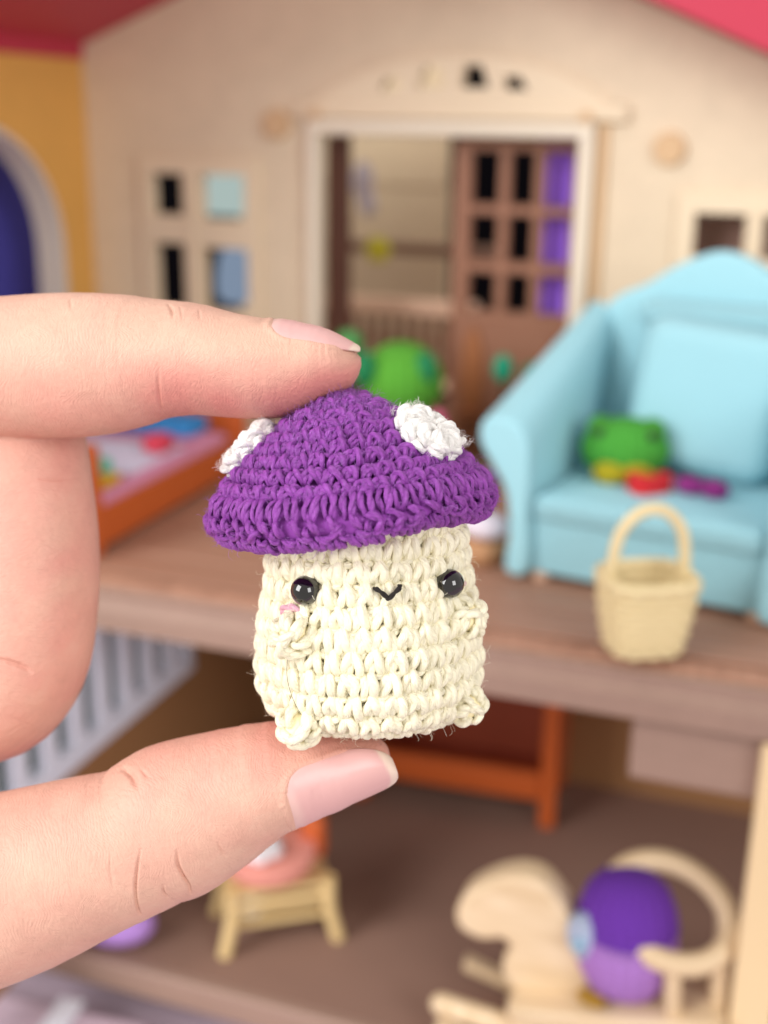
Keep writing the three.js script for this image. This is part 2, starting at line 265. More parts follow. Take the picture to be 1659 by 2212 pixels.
{ // bed at the left
  const t = thing('toy_bed', 'orange brown wooden toy bed with pink and white bedding behind the fingers', 'bed');
  const O = M.orange;
  mesh('side_board', span(-166, -163, 2, 12.5, -330, -246.5, 0.8), O, t);
  mesh('far_side_board', span(-212, -209, 2, 12.5, -330, -246.5, 0.8), O, t);
  mesh('foot_board', span(-214, -161.5, 0.9, 30, -249.5, -244, 1.2), O, t);
  mesh('head_board', span(-214, -162, 0.9, 26, -333.5, -330.2, 1.2), O, t);
  mesh('mattress', span(-208.8, -166.2, 6, 12.4, -330, -249.8, 1.6), mat('#c7d6f0', 0.8), t);
  const q = mesh('quilt', span(-209.6, -163.4, 12, 15.6, -322, -250, 1.5), mat('#d88fae', 0.8), t);
  mesh('quilt_border', span(-209, -166, 15.7, 16.3, -300, -270, 0.3), mat('#dcdcf4', 0.8), q);
  mesh('blue_pillow', box(34, 6, 14, -187, 17.5, -318, 3), mat('#2f86c8', 0.8), t);
  const a = thing('teal_block', 'small teal block lying on the pink bedding', 'toy block', V(-173, 15.7, -262));
  mesh('block', box(9, 6, 9, 0, 3, 0, 1.6), mat('#5ab8a0', 0.6), a);
  const b = thing('yellow_bar', 'flat yellow strip lying in front of the teal block on the bed', 'toy bar', V(-169, 15.7, -258));
  mesh('bar', box(8, 2.4, 12, 0, 1.3, 0, 0.9), mat('#d9a80c', 0.6), b);
  const c = thing('red_block', 'small red rounded block on the white part of the bedding', 'toy block', V(-170, 16.4, -292));
  mesh('block', box(7, 5, 8, 0, 2.6, 0, 1.8), mat('#d13a52', 0.6), c);
}
{ // the frog by the door and small things there
  const t = thing('round_frog', 'round light green crochet frog behind the fingertip by the doorway', 'toy frog', V(-110, 0.9, -330), R(20));
  mesh('body', ball(13, 0, 12.5, 0, 0.95, 1, 0.9), knit('#4f9a2a'), t);
  const h = mesh('head', ball(12, 0, 33.5, 0, 1.02, 0.98, 0.95), knit('#57a82f'), t);
  for (const x of [-11, 6.5]) mesh('patch', ball(4.2, x, 38.5, 7.2, 0.8, 1.2, 0.6), mat('#0f7a48', 0.8), h);
  mesh('ear', ball(4.2, -15.5, 44, -3), knit('#5fae62'), t);
  const p = thing('pink_flower', 'small pink petal shape beside the round green frog', 'flower', V(-97.5, 22, -326));
  mesh('petal', ball(3.4, 0, 1.5, 0, 0.8, 1.25, 0.7), mat('#d85f8e', 0.8), p);
  mesh('stalk', tube([V(0, -21, 0), V(0.6, -10, 0), V(0, 0, 0)], 0.6, 12, 6), mat('#8b5b48', 0.8), p);
  const o = thing('toy_chair', 'little brown wooden chair standing inside the brown door', 'chair', V(-98, 4, -361)); o.scale.set(0.62, 0.9, 0.8);
  mesh('seat', box(10, 2, 9, 0, 17, 0, 0.6), M.chair, o);
  mesh('backrest', plate(smooth([[-4.6, 0], [-4.6, 22], [-2.4, 27], [0, 28.4], [2.4, 27], [4.6, 22], [4.6, 0]], 40), 1.4, [], 0.4).translate(0, 18, -5), M.chair, o);
  for (const [x, z] of [[-4, -3.6], [4, -3.6], [-4, 3.6], [4, 3.6]]) mesh('leg', box(1.6, 20, 1.6, x, 6, z, 0.4), M.chair, o);
  for (const [x, y, z, k] of [[-84.5, 36.6, -350, 'bright teal leaf bud by the door, left of the two'], [-75.6, 35, -350, 'dark teal leaf bud by the door, half behind the sofa arm']]) {
    const f = thing('leaf_bud', k, 'plant', V(x, 0.9, z), 0);
    mesh('leaf', ball(3.6, 0, y - 1, 0, 0.85, 1.2, 0.7), mat(x < -80 ? '#0f9c78' : '#0a6e4c', 0.7), f);
    mesh('stem', tube([V(0, 0, 0), V(0.8, 15, 0), V(0, y - 4, 0)], 0.7, 12, 6), mat('#3f3a28', 0.8), f);
    mesh('pot', lathe([[0, 0], [3.4, 0], [4.4, 7], [3.8, 7], [0, 6]], 20), mat('#9c7668', 0.7), f);
  }
  const w = thing('white_bundle', 'small white and tan bundle on the floor between mushroom and sofa', 'bundle', V(-70.5, 0.9, -280));
  mesh('wrap', ball(6, 0, 9.5, 0, 1.05, 0.62, 0.8), mat('#dfd6e2', 0.8), w);
  mesh('stand', lathe([[0, 0], [5, 0], [5.6, 5.6], [0, 5.6]], 24), mat('#b98a62', 0.7), w);
  mesh('ribbon', ball(2.4, -1, 22, 0, 1.4, 0.8, 0.7), mat('#8a6bbd', 0.8), w);
  mesh('pin', tube([V(0, 12, 0), V(-0.6, 20, 0)], 0.5, 6, 6), mat('#8f93b6', 0.8), w);
}

// ================================================================ toys in the lower storey
{ // orange cabinet
  const t = thing('orange_cabinet', 'orange wooden toy cabinet with open front in the lower storey', 'cabinet', V(-56.5, -104.8, -332), R(4));
  const O = M.orange;
  for (const [x, z] of [[-3, 0], [-64, 0], [-3, -26], [-64, -26]]) mesh('leg', span(x - 2.4, x + 2.4, 0, 46, z - 2.4, z + 2.4, 0.6), O, t);
  mesh('bottom_rail', span(-61.4, -5.6, 9, 18.4, -1.6, 1.8, 0.6), O, t);
  mesh('top_board', span(-68, 0.4, 46.1, 50, -30, 3.4, 0.8), O, t);
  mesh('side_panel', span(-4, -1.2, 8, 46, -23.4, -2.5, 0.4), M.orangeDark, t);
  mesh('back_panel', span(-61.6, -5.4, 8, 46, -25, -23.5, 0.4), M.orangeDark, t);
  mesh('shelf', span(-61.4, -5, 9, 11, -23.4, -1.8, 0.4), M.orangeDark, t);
}
{ // little stand with a pink bowl
  const t = thing('wooden_stand', 'small pale wooden stand on splayed legs below the thumb', 'stand', V(-119, -104.8, -256), R(34)); t.scale.set(0.95, 0.8, 0.95);
  const P = mat('#e2c68e', 0.55);
  for (const [x, z, h] of [[-14, 9, 24], [14, 9, 24], [-14, -9, 40], [14, -9, 40]]) mesh('leg', tube([V(x * 1.16, 0, z * 1.1), V(x, 12, z), V(x * 0.98, h, z)], 2, 14, 8), P, t);
  mesh('shelf', box(27, 2, 16, 0, 8.5, 0, 0.8), P, t);
  mesh('front_rail', box(25, 3.4, 2, 0, 17, 9, 0.8), P, t);
  mesh('top_board', box(29, 2.4, 19, 0, 21.6, 0, 1), P, t);
  mesh('back_rail', box(25, 5, 2, 0, 36, -9, 0.8), P, t);
  const b = thing('pink_bowl', 'round pink bowl standing on the wooden stand', 'bowl', V(-120.5, -86.3, -255));
  mesh('bowl', lathe([[0.01, 0], [8, 0], [11.4, 1.6], [13, 5], [12.4, 7], [0.01, 7.4]], 36), mat('#e89a8c', 0.6), b);
  const e = thing('white_flower', 'white blossom with an orange middle on the pink bowl', 'flower', V(-121.5, -78.8, -251));
  mesh('petals', join(Array.from({ length: 6 }, (_, k) => ball(3.2, 3.6 * Math.cos(k * 1.047), 1.4, 3.6 * Math.sin(k * 1.047), 1, 0.6, 1))), mat('#e9e6ea', 0.7), e);
  mesh('middle', ball(2.2, 0, 2.6, 0, 1, 0.7, 1), mat('#e39a22', 0.7), e);
  const r = thing('orange_block', 'small orange rounded block at the right on the wooden stand', 'toy block', V(-111.5, -86.3, -265));
  mesh('block', box(7, 13, 6, 0, 6.6, 0, 2.4), mat('#c8602c', 0.6), r);
  const c = thing('white_dish', 'small white round dish on the lower shelf of the wooden stand', 'dish', V(-124, -97, -250));
  mesh('dish', lathe([[0.01, 0], [3.4, 0], [4.6, 3.6], [4, 4.2], [0.01, 3]], 24), mat('#ecebe6', 0.4), c);
  const l = thing('lilac_ball', 'soft lilac ball on the floor below the thumb', 'ball', V(-158, -104.8, -236));
  mesh('ball', ball(8, 0, 6.2, 0, 1.5, 0.8, 1), M.lilac, l);
}
{ // rocking horse
  const t = thing('rocking_horse', 'plain pale wooden rocking horse with round backrest ring', 'rocking horse', V(-30, -104.8, -240));
  const P = M.pine, H = (pts, d, z, b = 1.2) => plate(smooth(pts, 110), d, [], b).translate(0, 0, z - d / 2);
  mesh('head', H([[-32.9, 31.7], [-30.8, 37.6], [-26.2, 42.3], [-21.5, 45.2], [-17.1, 46.6], [-12.5, 45.9], [-8.6, 42.3], [-5.6, 38.4], [-3.4, 33.7], [-1.4, 27.5], [0.6, 18.4], [-7, 14.6], [-16.6, 13.8], [-20.4, 17.6], [-20.9, 21.4], [-19.3, 25.6], [-21, 27.6], [-25.4, 26.3], [-28.9, 26.7], [-31.9, 28.4]], 5, 0, 1.6), P, t);
  mesh('seat', H([[-17.8, 14.4], [-7.5, 16.8], [4.8, 18.8], [17.5, 21.6], [28.9, 24.2], [31, 22], [29.4, 19.4], [21.3, 16.2], [10.6, 14], [-1.5, 12.2], [-15.3, 11.4]], 21, 0), P, t);
  const ring = Array.from({ length: 26 }, (_, k) => { const f = k / 26 * 2 * Math.PI; return V(16 + 13.6 * Math.cos(f), 42 + 6.6 * Math.sin(f) - 2.2 * Math.cos(f), -1 - 9 * Math.sin(f)); });
  mesh('backrest_ring', tube(ring, 2.7, 100, 12, true), P, t);
  for (const [x, y, z] of [[18.6, 33.5, 8.2], [27.9, 35.6, 3], [28, 40.5, -6.5]]) mesh('ring_post', tube([V(x + 1.4, 19, z * 0.9), V(x + 0.6, (19 + y) / 2, z), V(x, y, z)], 1.9, 14, 8), P, t);
  mesh('foot_bar', new THREE.CapsuleGeometry(2.7, 16, 6, 14).rotateZ(Math.PI / 2).rotateY(R(-5)).translate(-26.5, 8.2, 8), P, t);
  for (const z of [-8.5, 8.5]) {
    mesh('leg', plate([[-21.5, 1.6], [-16.6, 1.6], [-8.4, 13.4], [-14.2, 13.4]], 3.2, [], 0.6).translate(0, 0, z - 1.6), P, t);
    mesh('leg', plate([[2.4, 1.4], [7.4, 1.4], [3.4, 15], [-2.2, 14]], 3.2, [], 0.6).translate(0, 0, z - 1.6), P, t);
    mesh('leg', plate([[24, 2], [29, 2], [26, 18.5], [20.6, 17]], 3.2, [], 0.6).translate(0, 0, z - 1.6), P, t);
    mesh('rocker', plate([...smooth([[-34, 4.4], [-20, 1.4], [0, 0.1], [20, 1.2], [36, 4.6]], 30, false), ...smooth([[36, 7.4], [20, 4], [0, 3], [-20, 4.2], [-34, 7.4]], 30, false)], 3, [], 0.4).translate(0, 0.1, z * 1.45 - 1.5), P, t);
  }
  const b = thing('crochet_bird', 'round purple and lilac crochet bird with pale eye patch riding the horse', 'toy bird', V(-22.6, -85.2, -240), R(-16)); b.scale.set(0.96, 0.95, 0.96);
  mesh('body', lathe([[0.01, 0], [5.6, 0.4], [9.4, 2.8], [11.6, 7.6], [12.1, 13], [11.6, 18], [0.01, 19]], 44), knit('#b07ccc'), b);
  mesh('cap', lathe([[11.9, 14.6], [12.2, 18], [11.6, 22.4], [9.8, 27.2], [6.6, 30.6], [3.2, 32], [0.01, 32.4]], 44).rotateZ(R(5)).rotateX(R(-3)).translate(0.8, -0.4, 0), knit('#6a2fa8'), b);
  const ey = mesh('eye_patch', ball(5.2, -6.4, 16.4, 8.8, 0.95, 1.25, 0.6).rotateY(R(-6)), knit('#c5d3ee'), b);
  mesh('eye', ball(1.6, -7.2, 16.4, 11.6), mat('#8fb7cf', 0.3), ey);
  mesh('foot', ball(2.6, -4, 0.9, 9.2, 1.5, 0.6, 1), knit('#dca838'), b);
}
{ // cloth on the table in front of the house
  const o = mesh('table_top', span(-600, 500, -140, -124, -620, 40, 2), M.lavender, scene); o.userData = { kind: 'structure' };
  const c = thing('lavender_cloth', 'pale lavender folded cloth lying in front of the lower floor', 'cloth', V(-190, -124, -188), R(4));
  mesh('cloth', box(110, 9, 60, 0, 4.8, 0, 3.5), M.lavender, c);
  mesh('white_stripe', box(7, 0.8, 58, 32, 9.7, 0, 0.3).rotateY(R(3)), mat('#dfe0ea', 0.8), c);
}

// ================================================================ the crochet mushroom
// Yarn is built as real strands: tubes whose cross-section has three plies that twist along the strand.
class Yarn {
  constructor() { this.p = []; this.c = []; this.i = []; this.t = []; }
  strand(pts, rad, { n = 13, k = 9, twist = 1, tint = 1, taper = 0.55, plies = 2 } = {}) {
    const cv = new THREE.CatmullRomCurve3(pts), L = cv.getLength(), ph = rr(0, 6.28), tg = V(), nn = V(), bb = V(), q = V();
    const frames = []; let ref = V(0.31, 0.22, 0.93);
    for (let a = 0; a <= n; a++) { const t = a / n; cv.getTangent(t, tg); nn.copy(ref).addScaledVector(tg, -ref.dot(tg)).normalize(); ref.copy(nn); bb.crossVectors(tg, nn); frames.push([cv.getPoint(t), nn.clone(), bb.clone()]); }
    for (let m = 0; m < plies; m++) {
      const base = this.p.length / 3, uo = rr(0, 4), r0 = plies > 1 ? rad * 0.7 : rad, off = plies > 1 ? rad * 0.41 : 0, tn = tint * rr(0.97, 1.03);
      for (let a = 0; a <= n; a++) {
        const t = a / n, [c, u, v] = frames[a], end = a === 0 || a === n, e = end ? 0.04 : lerp(taper, 1, Math.sin(Math.PI * t) ** 0.5), w = ph + m * 2 * Math.PI / plies + twist * t * L / rad * 0.62;
        q.copy(c).addScaledVector(u, Math.cos(w) * off * (end ? 0.3 : e)).addScaledVector(v, Math.sin(w) * off * (end ? 0.3 : e));
        for (let b = 0; b <= k; b++) {
          const th = b / k * 2 * Math.PI, r = r0 * e;
          this.p.push(q.x + (u.x * Math.cos(th) + v.x * Math.sin(th)) * r, q.y + (u.y * Math.cos(th) + v.y * Math.sin(th)) * r, q.z + (u.z * Math.cos(th) + v.z * Math.sin(th)) * r);
          this.c.push(tn, tn, tn); this.t.push(b / k + uo + 0.12 * t * L / rad, t * L / 8 + uo);
        }
      }
      for (let a = 0; a < n; a++) for (let b = 0; b < k; b++) { const i0 = base + a * (k + 1) + b, i1 = i0 + 1, j0 = i0 + k + 1; this.i.push(i0, i1, j0, i1, j0 + 1, j0); }
    }
  }
  hair(pts, rad, n = 5) { this.strand(pts, rad, { n, k: 3, plies: 1, taper: 0.8 }); }
  build() {
    const g = new THREE.BufferGeometry();
    g.setAttribute('position', new THREE.Float32BufferAttribute(this.p, 3)); g.setAttribute('color', new THREE.Float32BufferAttribute(this.c, 3)); g.setAttribute('uv', new THREE.Float32BufferAttribute(this.t, 2)); g.setIndex(this.i);
    g.computeVertexNormals();
    return g;
  }
}
// fine filaments that run along the yarn
const FILAMENT = tex(512, (u, v) => { const a = vnoise(u * 40, v * 12, 51, 0), b = vnoise(u * 90, v * 30, 52, 0), k = 0.6 * a + 0.4 * b; return [k, k, k]; }, false);
// A profile [r, y] turned about y: arc-length lookup of radius, height and outward normal.
class Turned {
  constructor(prof, n = 160) {
    const c = new THREE.CatmullRomCurve3(prof.map((p) => V(p[0], p[1], 0)), false, 'centripetal'), pts = c.getSpacedPoints(n);
    this.pts = pts; this.len = c.getLength(); this.n = n;
  }
  at(s) { const f = clamp(s / this.len, 0, 1) * this.n, i = Math.min(Math.floor(f), this.n - 1), t = f - i, a = this.pts[i], b = this.pts[i + 1]; const d = V().subVectors(b, a).normalize(); return { r: lerp(a.x, b.x, t), y: lerp(a.y, b.y, t), dr: d.x, dy: d.y }; }
  // frame on the surface at arc length s and angle f (0 = towards the viewer, positive to the right)
  frame(s, f, wob = null) {
    const q = this.at(s), k = wob ? wob(f, q.y) : 1, sn = Math.sin(f), cs = Math.cos(f);
    const p = V(q.r * k * sn, q.y, q.r * k * cs), e = V(cs, 0, -sn), along = V(q.dr * sn, q.dy, q.dr * cs), out = V().crossVectors(e, along).normalize();
    return { p, e, along, out, r: q.r * k };
  }
}
const yarnMat = (c, rough, sheen) => phys(c, rough, { vertexColors: true, sheen: 0.15, sheenColor: sheen, sheenRoughness: 0.5, bumpMap: FILAMENT, bumpScale: 0.00012 });
const CREAM = yarnMat('#fff8dc', 0.36, lin(1, 0.98, 0.85)), VIOLET = yarnMat('#9845ac', 0.48, lin(0.75, 0.45, 0.95)), WHITE = yarnMat('#fbf9f6', 0.5, lin(1, 1, 1));
const CREAM_IN = mat('#fff3c8', 0.9), VIOLET_IN = mat('#9845ac', 0.9), WHITE_IN = mat('#fbf9f6', 0.9);  // cream core tinted yellower to stand for warm glow between the stitches

const mush = thing('crochet_mushroom', 'small crochet mushroom with purple cap, cream body and smiling face held between finger and thumb', 'crochet toy');
{
  const d = 137, o = HELD.clone().addScaledVector(FW, 2).addScaledVector(RT, (798 - 829.5) * d / 2600).addScaledVector(UPV, (1106 - 1545) * d / 2600);
  mush.position.copy(o).multiplyScalar(U);
  mush.quaternion.copy(FACING).multiply(new THREE.Quaternion().setFromEuler(new THREE.Euler(R(7), 0, R(0.6), 'XYZ')));
}
const bodyProf = new Turned([[3, 0.9], [7.8, 1.0], [10.2, 1.7], [11.3, 3.2], [11.8, 5.2], [11.8, 8.0], [11.5, 11.2], [10.9, 14.5], [10.4, 18], [10.1, 21], [9.8, 23.6]]);
const bodyWob = (f, y) => 1 + 0.012 * Math.sin(2 * f + 0.4) + 0.01 * Math.sin(3 * f + y * 0.2);
// one single-crochet stitch: two legs leaning together at the top, and the little bar of the loop below
function stitch(Y, F, w, h, rad, tintBase, jit = 1, lean = 0) {
  const at = (x, y, z) => F.p.clone().addScaledVector(F.e, x).addScaledVector(F.along, y).addScaledVector(F.out, z);
  const j = () => rr(-0.06, 0.06) * w * jit;
  const tl = tintBase * rr(0.95, 1.03), tr = tintBase * rr(0.95, 1.03), top = rr(-0.05, 0.05) * w;
  const o = (t) => ({ tint: t, taper: 0.72 });
  Y.strand([at(-0.32 * w + j(), -0.46 * h, -0.9 * rad), at(-0.32 * w + j() + lean, -0.24 * h, 0.35 * rad), at(-0.26 * w + j() + lean, 0.06 * h, 0.6 * rad), at(-0.14 * w + top, 0.32 * h, 0.25 * rad), at(-0.05 * w + top, 0.46 * h, -0.9 * rad)], rad * rr(0.94, 1.1), o(tl));
  Y.strand([at(0.3 * w + j(), -0.5 * h, -0.9 * rad), at(0.26 * w + j() + lean, -0.26 * h, 0.4 * rad), at(0.18 * w + j() + lean, 0.08 * h, 0.8 * rad), at(0.02 * w + top, 0.38 * h, 0.5 * rad), at(-0.1 * w + top, 0.52 * h, -0.7 * rad)], rad * rr(1.0, 1.18), o(tr));
  Y.strand([at(0.2 * w, 0.4 * h + j(), -0.6 * rad), at(0.42 * w, 0.4 * h + j(), 0.28 * rad), at(0.64 * w, 0.46 * h + j(), -0.6 * rad)], rad * rr(0.66, 0.84), { tint: tintBase * rr(0.94, 1.02), n: 8, taper: 0.7 });
}
{ // body
  const b = mesh('body', lathe(Array.from({ length: 60 }, (_, i) => { const q = bodyProf.at(i / 59 * bodyProf.len); return [Math.max(0.02, q.r - 0.42), q.y]; }), 64), CREAM_IN, mush);
  const Y = new Yarn(), rows = 13, h = bodyProf.len / rows;
  for (let k = 0; k < rows; k++) {
    const s = (k + 0.5) * h, n = Math.round(2 * Math.PI * bodyProf.at(s).r / 2.1), off = rr(0, 1) ;
    for (let i = 0; i < n; i++) {
      const f = (i + off + rr(-0.06, 0.06)) / n * 2 * Math.PI - Math.PI + 0.002, up = 0.25 * Math.sin(f * 1.0 + 0.3) + i / n * 0.2;
      const F = bodyProf.frame(s + up + rr(-0.08, 0.08), f, bodyWob);
      stitch(Y, F, 2 * Math.PI * F.r / n, h, 0.7, 1);
    }
  }
  const st = mesh('stitching', Y.build(), CREAM, b); st.userData.kind = 'stuff';
}
const onBody = (f, y) => { let best = 0, bd = 1e9; for (let i = 0; i <= 300; i++) { const s = i / 300 * bodyProf.len, e = Math.abs(bodyProf.at(s).y - y); if (e < bd && bodyProf.at(s).r > 9) { bd = e; best = s; } } return bodyProf.frame(best, f, bodyWob); };
// a small crocheted lump: rounds of stitches on an egg shape that points along `out`
function lump(name, F, len, r, mtl, inner, parent, rad = 0.6, dir = null, sink = 0.3) {
  const prof = new Turned([[0.05, len], [r * 0.55, len * 0.9], [r * 0.95, len * 0.55], [r, len * 0.15], [r * 0.8, -len * 0.35], [r * 0.3, -len * 0.6]]);
  const ax = (dir ?? F.out).clone().normalize(), ex = F.e.clone().addScaledVector(ax, -F.e.dot(ax)).normalize(), ez = V().crossVectors(ex, ax);
  const m4 = new THREE.Matrix4().makeBasis(ex, ax, ez).setPosition(F.p.clone().addScaledVector(ax, sink));
  const core = mesh(name, lathe(Array.from({ length: 20 }, (_, i) => { const q = prof.at((1 - i / 19) * prof.len); return [Math.max(0.01, q.r - rad * 0.3), q.y]; }), 24).applyMatrix4(m4), inner, parent);
  const Y = new Yarn(), rows = Math.max(3, Math.round(prof.len / 1.7)), hh = prof.len / rows;
  for (let k = 0; k < rows; k++) {
    const s = (k + 0.4) * hh, q = prof.at(s), n = Math.max(3, Math.round(2 * Math.PI * q.r / 1.5));
    for (let i = 0; i < n; i++) {
      const f0 = (i + k * 0.5 + rr(-0.12, 0.12)) / n * 2 * Math.PI, pt = (df, ds, z) => { const G = prof.frame(s + ds * hh, f0 + df * 2 * Math.PI / n); const o = V(G.p.x, Math.max(0, G.p.y) * 0.6 + 0.3, G.p.z).normalize(); return G.p.addScaledVector(o, z); };
      const sl = rr(-0.25, 0.35);
      Y.strand([pt(-0.2 - sl, -0.75, -0.45), pt(-0.1 - sl * 0.5, -0.35, 0.25), pt(0.05, 0.05, 0.36), pt(0.1 + sl * 0.5, 0.4, 0.2), pt(0.15 + sl, 0.8, -0.45)], rad * rr(1.15, 1.4), { tint: rr(0.96, 1.03), taper: 0.7 });
    }
  }
  Y.strand([V(-0.5, len - 0.3, -0.3), V(0.1, len + 0.15, 0.1), V(0.6, len - 0.3, 0.5)], rad, { taper: 0.7 });
  const st = mesh('stitching', Y.build().applyMatrix4(m4), mtl, core); st.userData.kind = 'stuff';
  return core;
}
lump('arm', onBody(R(-38), 11.7), 2.9, 1.8, CREAM, CREAM_IN, mush, 0.5, onBody(R(-38), 11.9).out.clone().add(V(0.1, -0.25, 0)));
lump('arm', onBody(R(63), 12.3), 2.0, 1.8, CREAM, CREAM_IN, mush, 0.5, onBody(R(58), 12.3).out.clone().add(V(-0.1, 0.1, 0.1)));
lump('foot', onBody(R(-40), 2.4), 2.8, 1.75, CREAM, CREAM_IN, mush, 0.5, V(-0.4, -0.6, 0.75));
lump('foot', onBody(R(64), 3.0), 2.2, 1.55, CREAM, CREAM_IN, mush, 0.48, V(0.75, -0.3, 0.6));
{ // face
  const bead = phys('#050506', 0.06, { clearcoat: 1, clearcoatRoughness: 0.03 });
  for (const [f, y] of [[-33.2, 16.2], [49, 16.4]]) { const F = onBody(R(f), y); mesh('eye', new THREE.SphereGeometry(1.58, 40, 28).translate(...F.p.clone().addScaledVector(F.out, 0.95).toArray()), bead, mush); }
  const on = (f, y, z) => { const F = onBody(R(f), y); return F.p.clone().addScaledVector(F.out, z); };
  const Y = new Yarn();
  Y.strand([on(4.4, 16.7, 0.5), on(5.4, 16.6, 1.4), on(7.8, 16.15, 1.6), on(10.2, 15.7, 1.45), on(11.2, 15.55, 0.5)], 0.25, { n: 18, taper: 0.8 });
  Y.strand([on(10.4, 15.55, 0.6), on(11.4, 15.7, 1.6), on(14, 16.2, 1.6), on(16.8, 16.7, 1.5), on(18, 16.85, 0.5)], 0.25, { n: 18, taper: 0.8 });
  mesh('mouth', Y.build(), mat('#1d1614', 0.8, { vertexColors: true }), mush);
  const pinkM = yarnMat('#f4b8cc', 0.5, lin(1, 0.8, 0.9));
  const P = new Yarn();
  P.strand([on(-52, 12.8, 0.3), on(-48, 13.7, 1.1), on(-42.5, 14.2, 1.3), on(-37, 14.1, 1.2), on(-33, 13.5, 0.4)], 0.4, { n: 16, taper: 0.6 });
  mesh('cheek', P.build(), pinkM, mush);
  const Q = new Yarn();
  Q.strand([on(58, 15.2, 0.3), on(63, 16.0, 0.8), on(69, 15.8, 0.3)], 0.42, { n: 10 });
  mesh('cheek', Q.build(), yarnMat('#eecfca', 0.5, lin(1, 0.9, 0.9)), mush);
}
// ---- cap
const cap = new THREE.Group(); cap.name = 'cap';
cap.position.set(-1.75 * U, 24.6 * U, 0.1 * U); cap.rotation.z = R(5.2);
mush.add(cap);
const capProf = new Turned([[0.1, 11.5], [2.2, 11.0], [5.0, 9.5], [7.9, 7.6], [10.5, 5.5], [12.7, 3.4], [14.4, 1.3], [15.4, -0.3], [15.4, -1.4], [14.6, -2.2], [13.2, -2.5], [11.4, -2.0], [9.8, -1.0]]);
const capWob = (f, y) => { const k = sstep(-y, -3, 2.5); return 1 + k * (0.018 * Math.sin(3 * f + 1.2) + 0.012 * Math.sin(5 * f + 0.3)); };
const capSag = (f, y) => { const k = sstep(-y, -4, 3); return k * (-0.55 * Math.exp(-(((f + 0.55) / 0.5) ** 2)) + 0.75 * Math.exp(-(((f - 0.7) / 0.45) ** 2)) + 0.2 * Math.sin(4 * f)); };
const capFrame = (s, f) => { const F = capProf.frame(s, f, capWob); F.out.negate(); F.p.y += capSag(f, F.p.y); return F; };
{
  const N = 70, M2 = 96, pos = [], idx = [];
  for (let a = 0; a <= N; a++) for (let b = 0; b < M2; b++) { const F = capFrame(a / N * capProf.len, b / M2 * 2 * Math.PI); const p = F.p.addScaledVector(F.out, lerp(-0.62, -0.2, sstep(a / N * capProf.len, 17, 19))); pos.push(p.x, p.y, p.z); }
  for (let a = 0; a < N; a++) for (let b = 0; b < M2; b++) { const i = a * M2 + b, j = a * M2 + (b + 1) % M2; idx.push(i, i + M2, j, j, i + M2, j + M2); }
  const g = new THREE.BufferGeometry(); g.setAttribute('position', new THREE.Float32BufferAttribute(pos, 3)); g.setIndex(idx); g.computeVertexNormals();
  mesh('crown', g, VIOLET_IN, cap);
  const Y = new Yarn();
  let sBrim = 0; for (let i = 0; i <= 400; i++) { const s = i / 400 * capProf.len; if (capProf.at(s).y > 2.0) sBrim = s; }
  const rows = 9, h = sBrim / rows;
  for (let k = 0; k < rows; k++) {
    const s = (k + 0.5) * h, r = capProf.at(s).r, n = Math.max(6, Math.round(2 * Math.PI * r / 1.85)), off = rr(0, 1);
    for (let i = 0; i < n; i++) {
      const f = (i + off + rr(-0.1, 0.1)) / n * 2 * Math.PI, F = capFrame(s + 0.2 * Math.sin(2 * f + k) + i / n * 0.25 + rr(-0.12, 0.12), f);
      F.along.negate();
      const w = 2 * Math.PI * Math.max(F.r, 0.8) / n, ro = rr(-0.3, 0.3), co = Math.cos(ro), si = Math.sin(ro), up = rr(-0.12, 0.16), big = rr(0.9, 1.12);
      const at = (x, y, z) => F.p.clone().addScaledVector(F.e, x * co - y * si).addScaledVector(F.along, x * si + y * co).addScaledVector(F.out, z + up), rad = 0.43, j = () => rr(-0.13, 0.13);
      const back = Math.abs(Math.atan2(Math.sin(f), Math.cos(f))) > 2, o = () => ({ tint: rr(0.93, 1.05), n: back ? 7 : 11, k: back ? 5 : 8 });
      Y.strand([at(-0.44 * w, -0.34 * h, -0.75), at(-0.44 * w + j(), -0.2 * h, 0.15), at(-0.3 * w + j(), 0.08 * h, 0.5), at(-0.12 * w, 0.3 * h, 0.1), at(-0.06 * w, 0.4 * h, -0.7)], rad * big, o());
      Y.strand([at(0.36 * w, -0.42 * h, -0.75), at(0.36 * w + j(), -0.24 * h, 0.25), at(0.16 * w + j(), 0.06 * h, 0.68), at(-0.06 * w, 0.34 * h, 0.3), at(-0.16 * w, 0.44 * h, -0.6)], rad * big * rr(1, 1.18), o());
      Y.strand([at(0.1 * w, 0.3 * h, -0.4), at(0.36 * w + j(), 0.32 * h, 0.34), at(0.66 * w, 0.26 * h, -0.5)], rad * rr(0.75, 1.0), o());
      Y.strand([at(-0.26 * w, -0.36 * h, -0.4), at(-0.02 * w + j(), -0.16 * h, 0.42), at(0.2 * w, 0.12 * h + j(), 0.1)], rad * rr(0.7, 0.95), o());
    }
  }
  // the brim: a round of long upright loops, then a round lying over to the side, then the edge tucked under
  const lay = (s0, s1, n, f0, draw) => { for (let i = 0; i < n; i++) { const f = (i + f0 + rr(-0.16, 0.16)) / n * 2 * Math.PI, dz = rr(-0.14, 0.14), skew = rr(-0.18, 0.18); draw((ds, df, z) => { const F = capFrame(lerp(s0, s1, ds + dz * 0.5), f + (df + skew * (ds - 0.5)) * 2 * Math.PI / n); return F.p.addScaledVector(F.out, z + dz); }); } };
  const sA = sBrim - 0.15, sB = sA + 2.7, sC = sB + 1.8, n1 = 50;
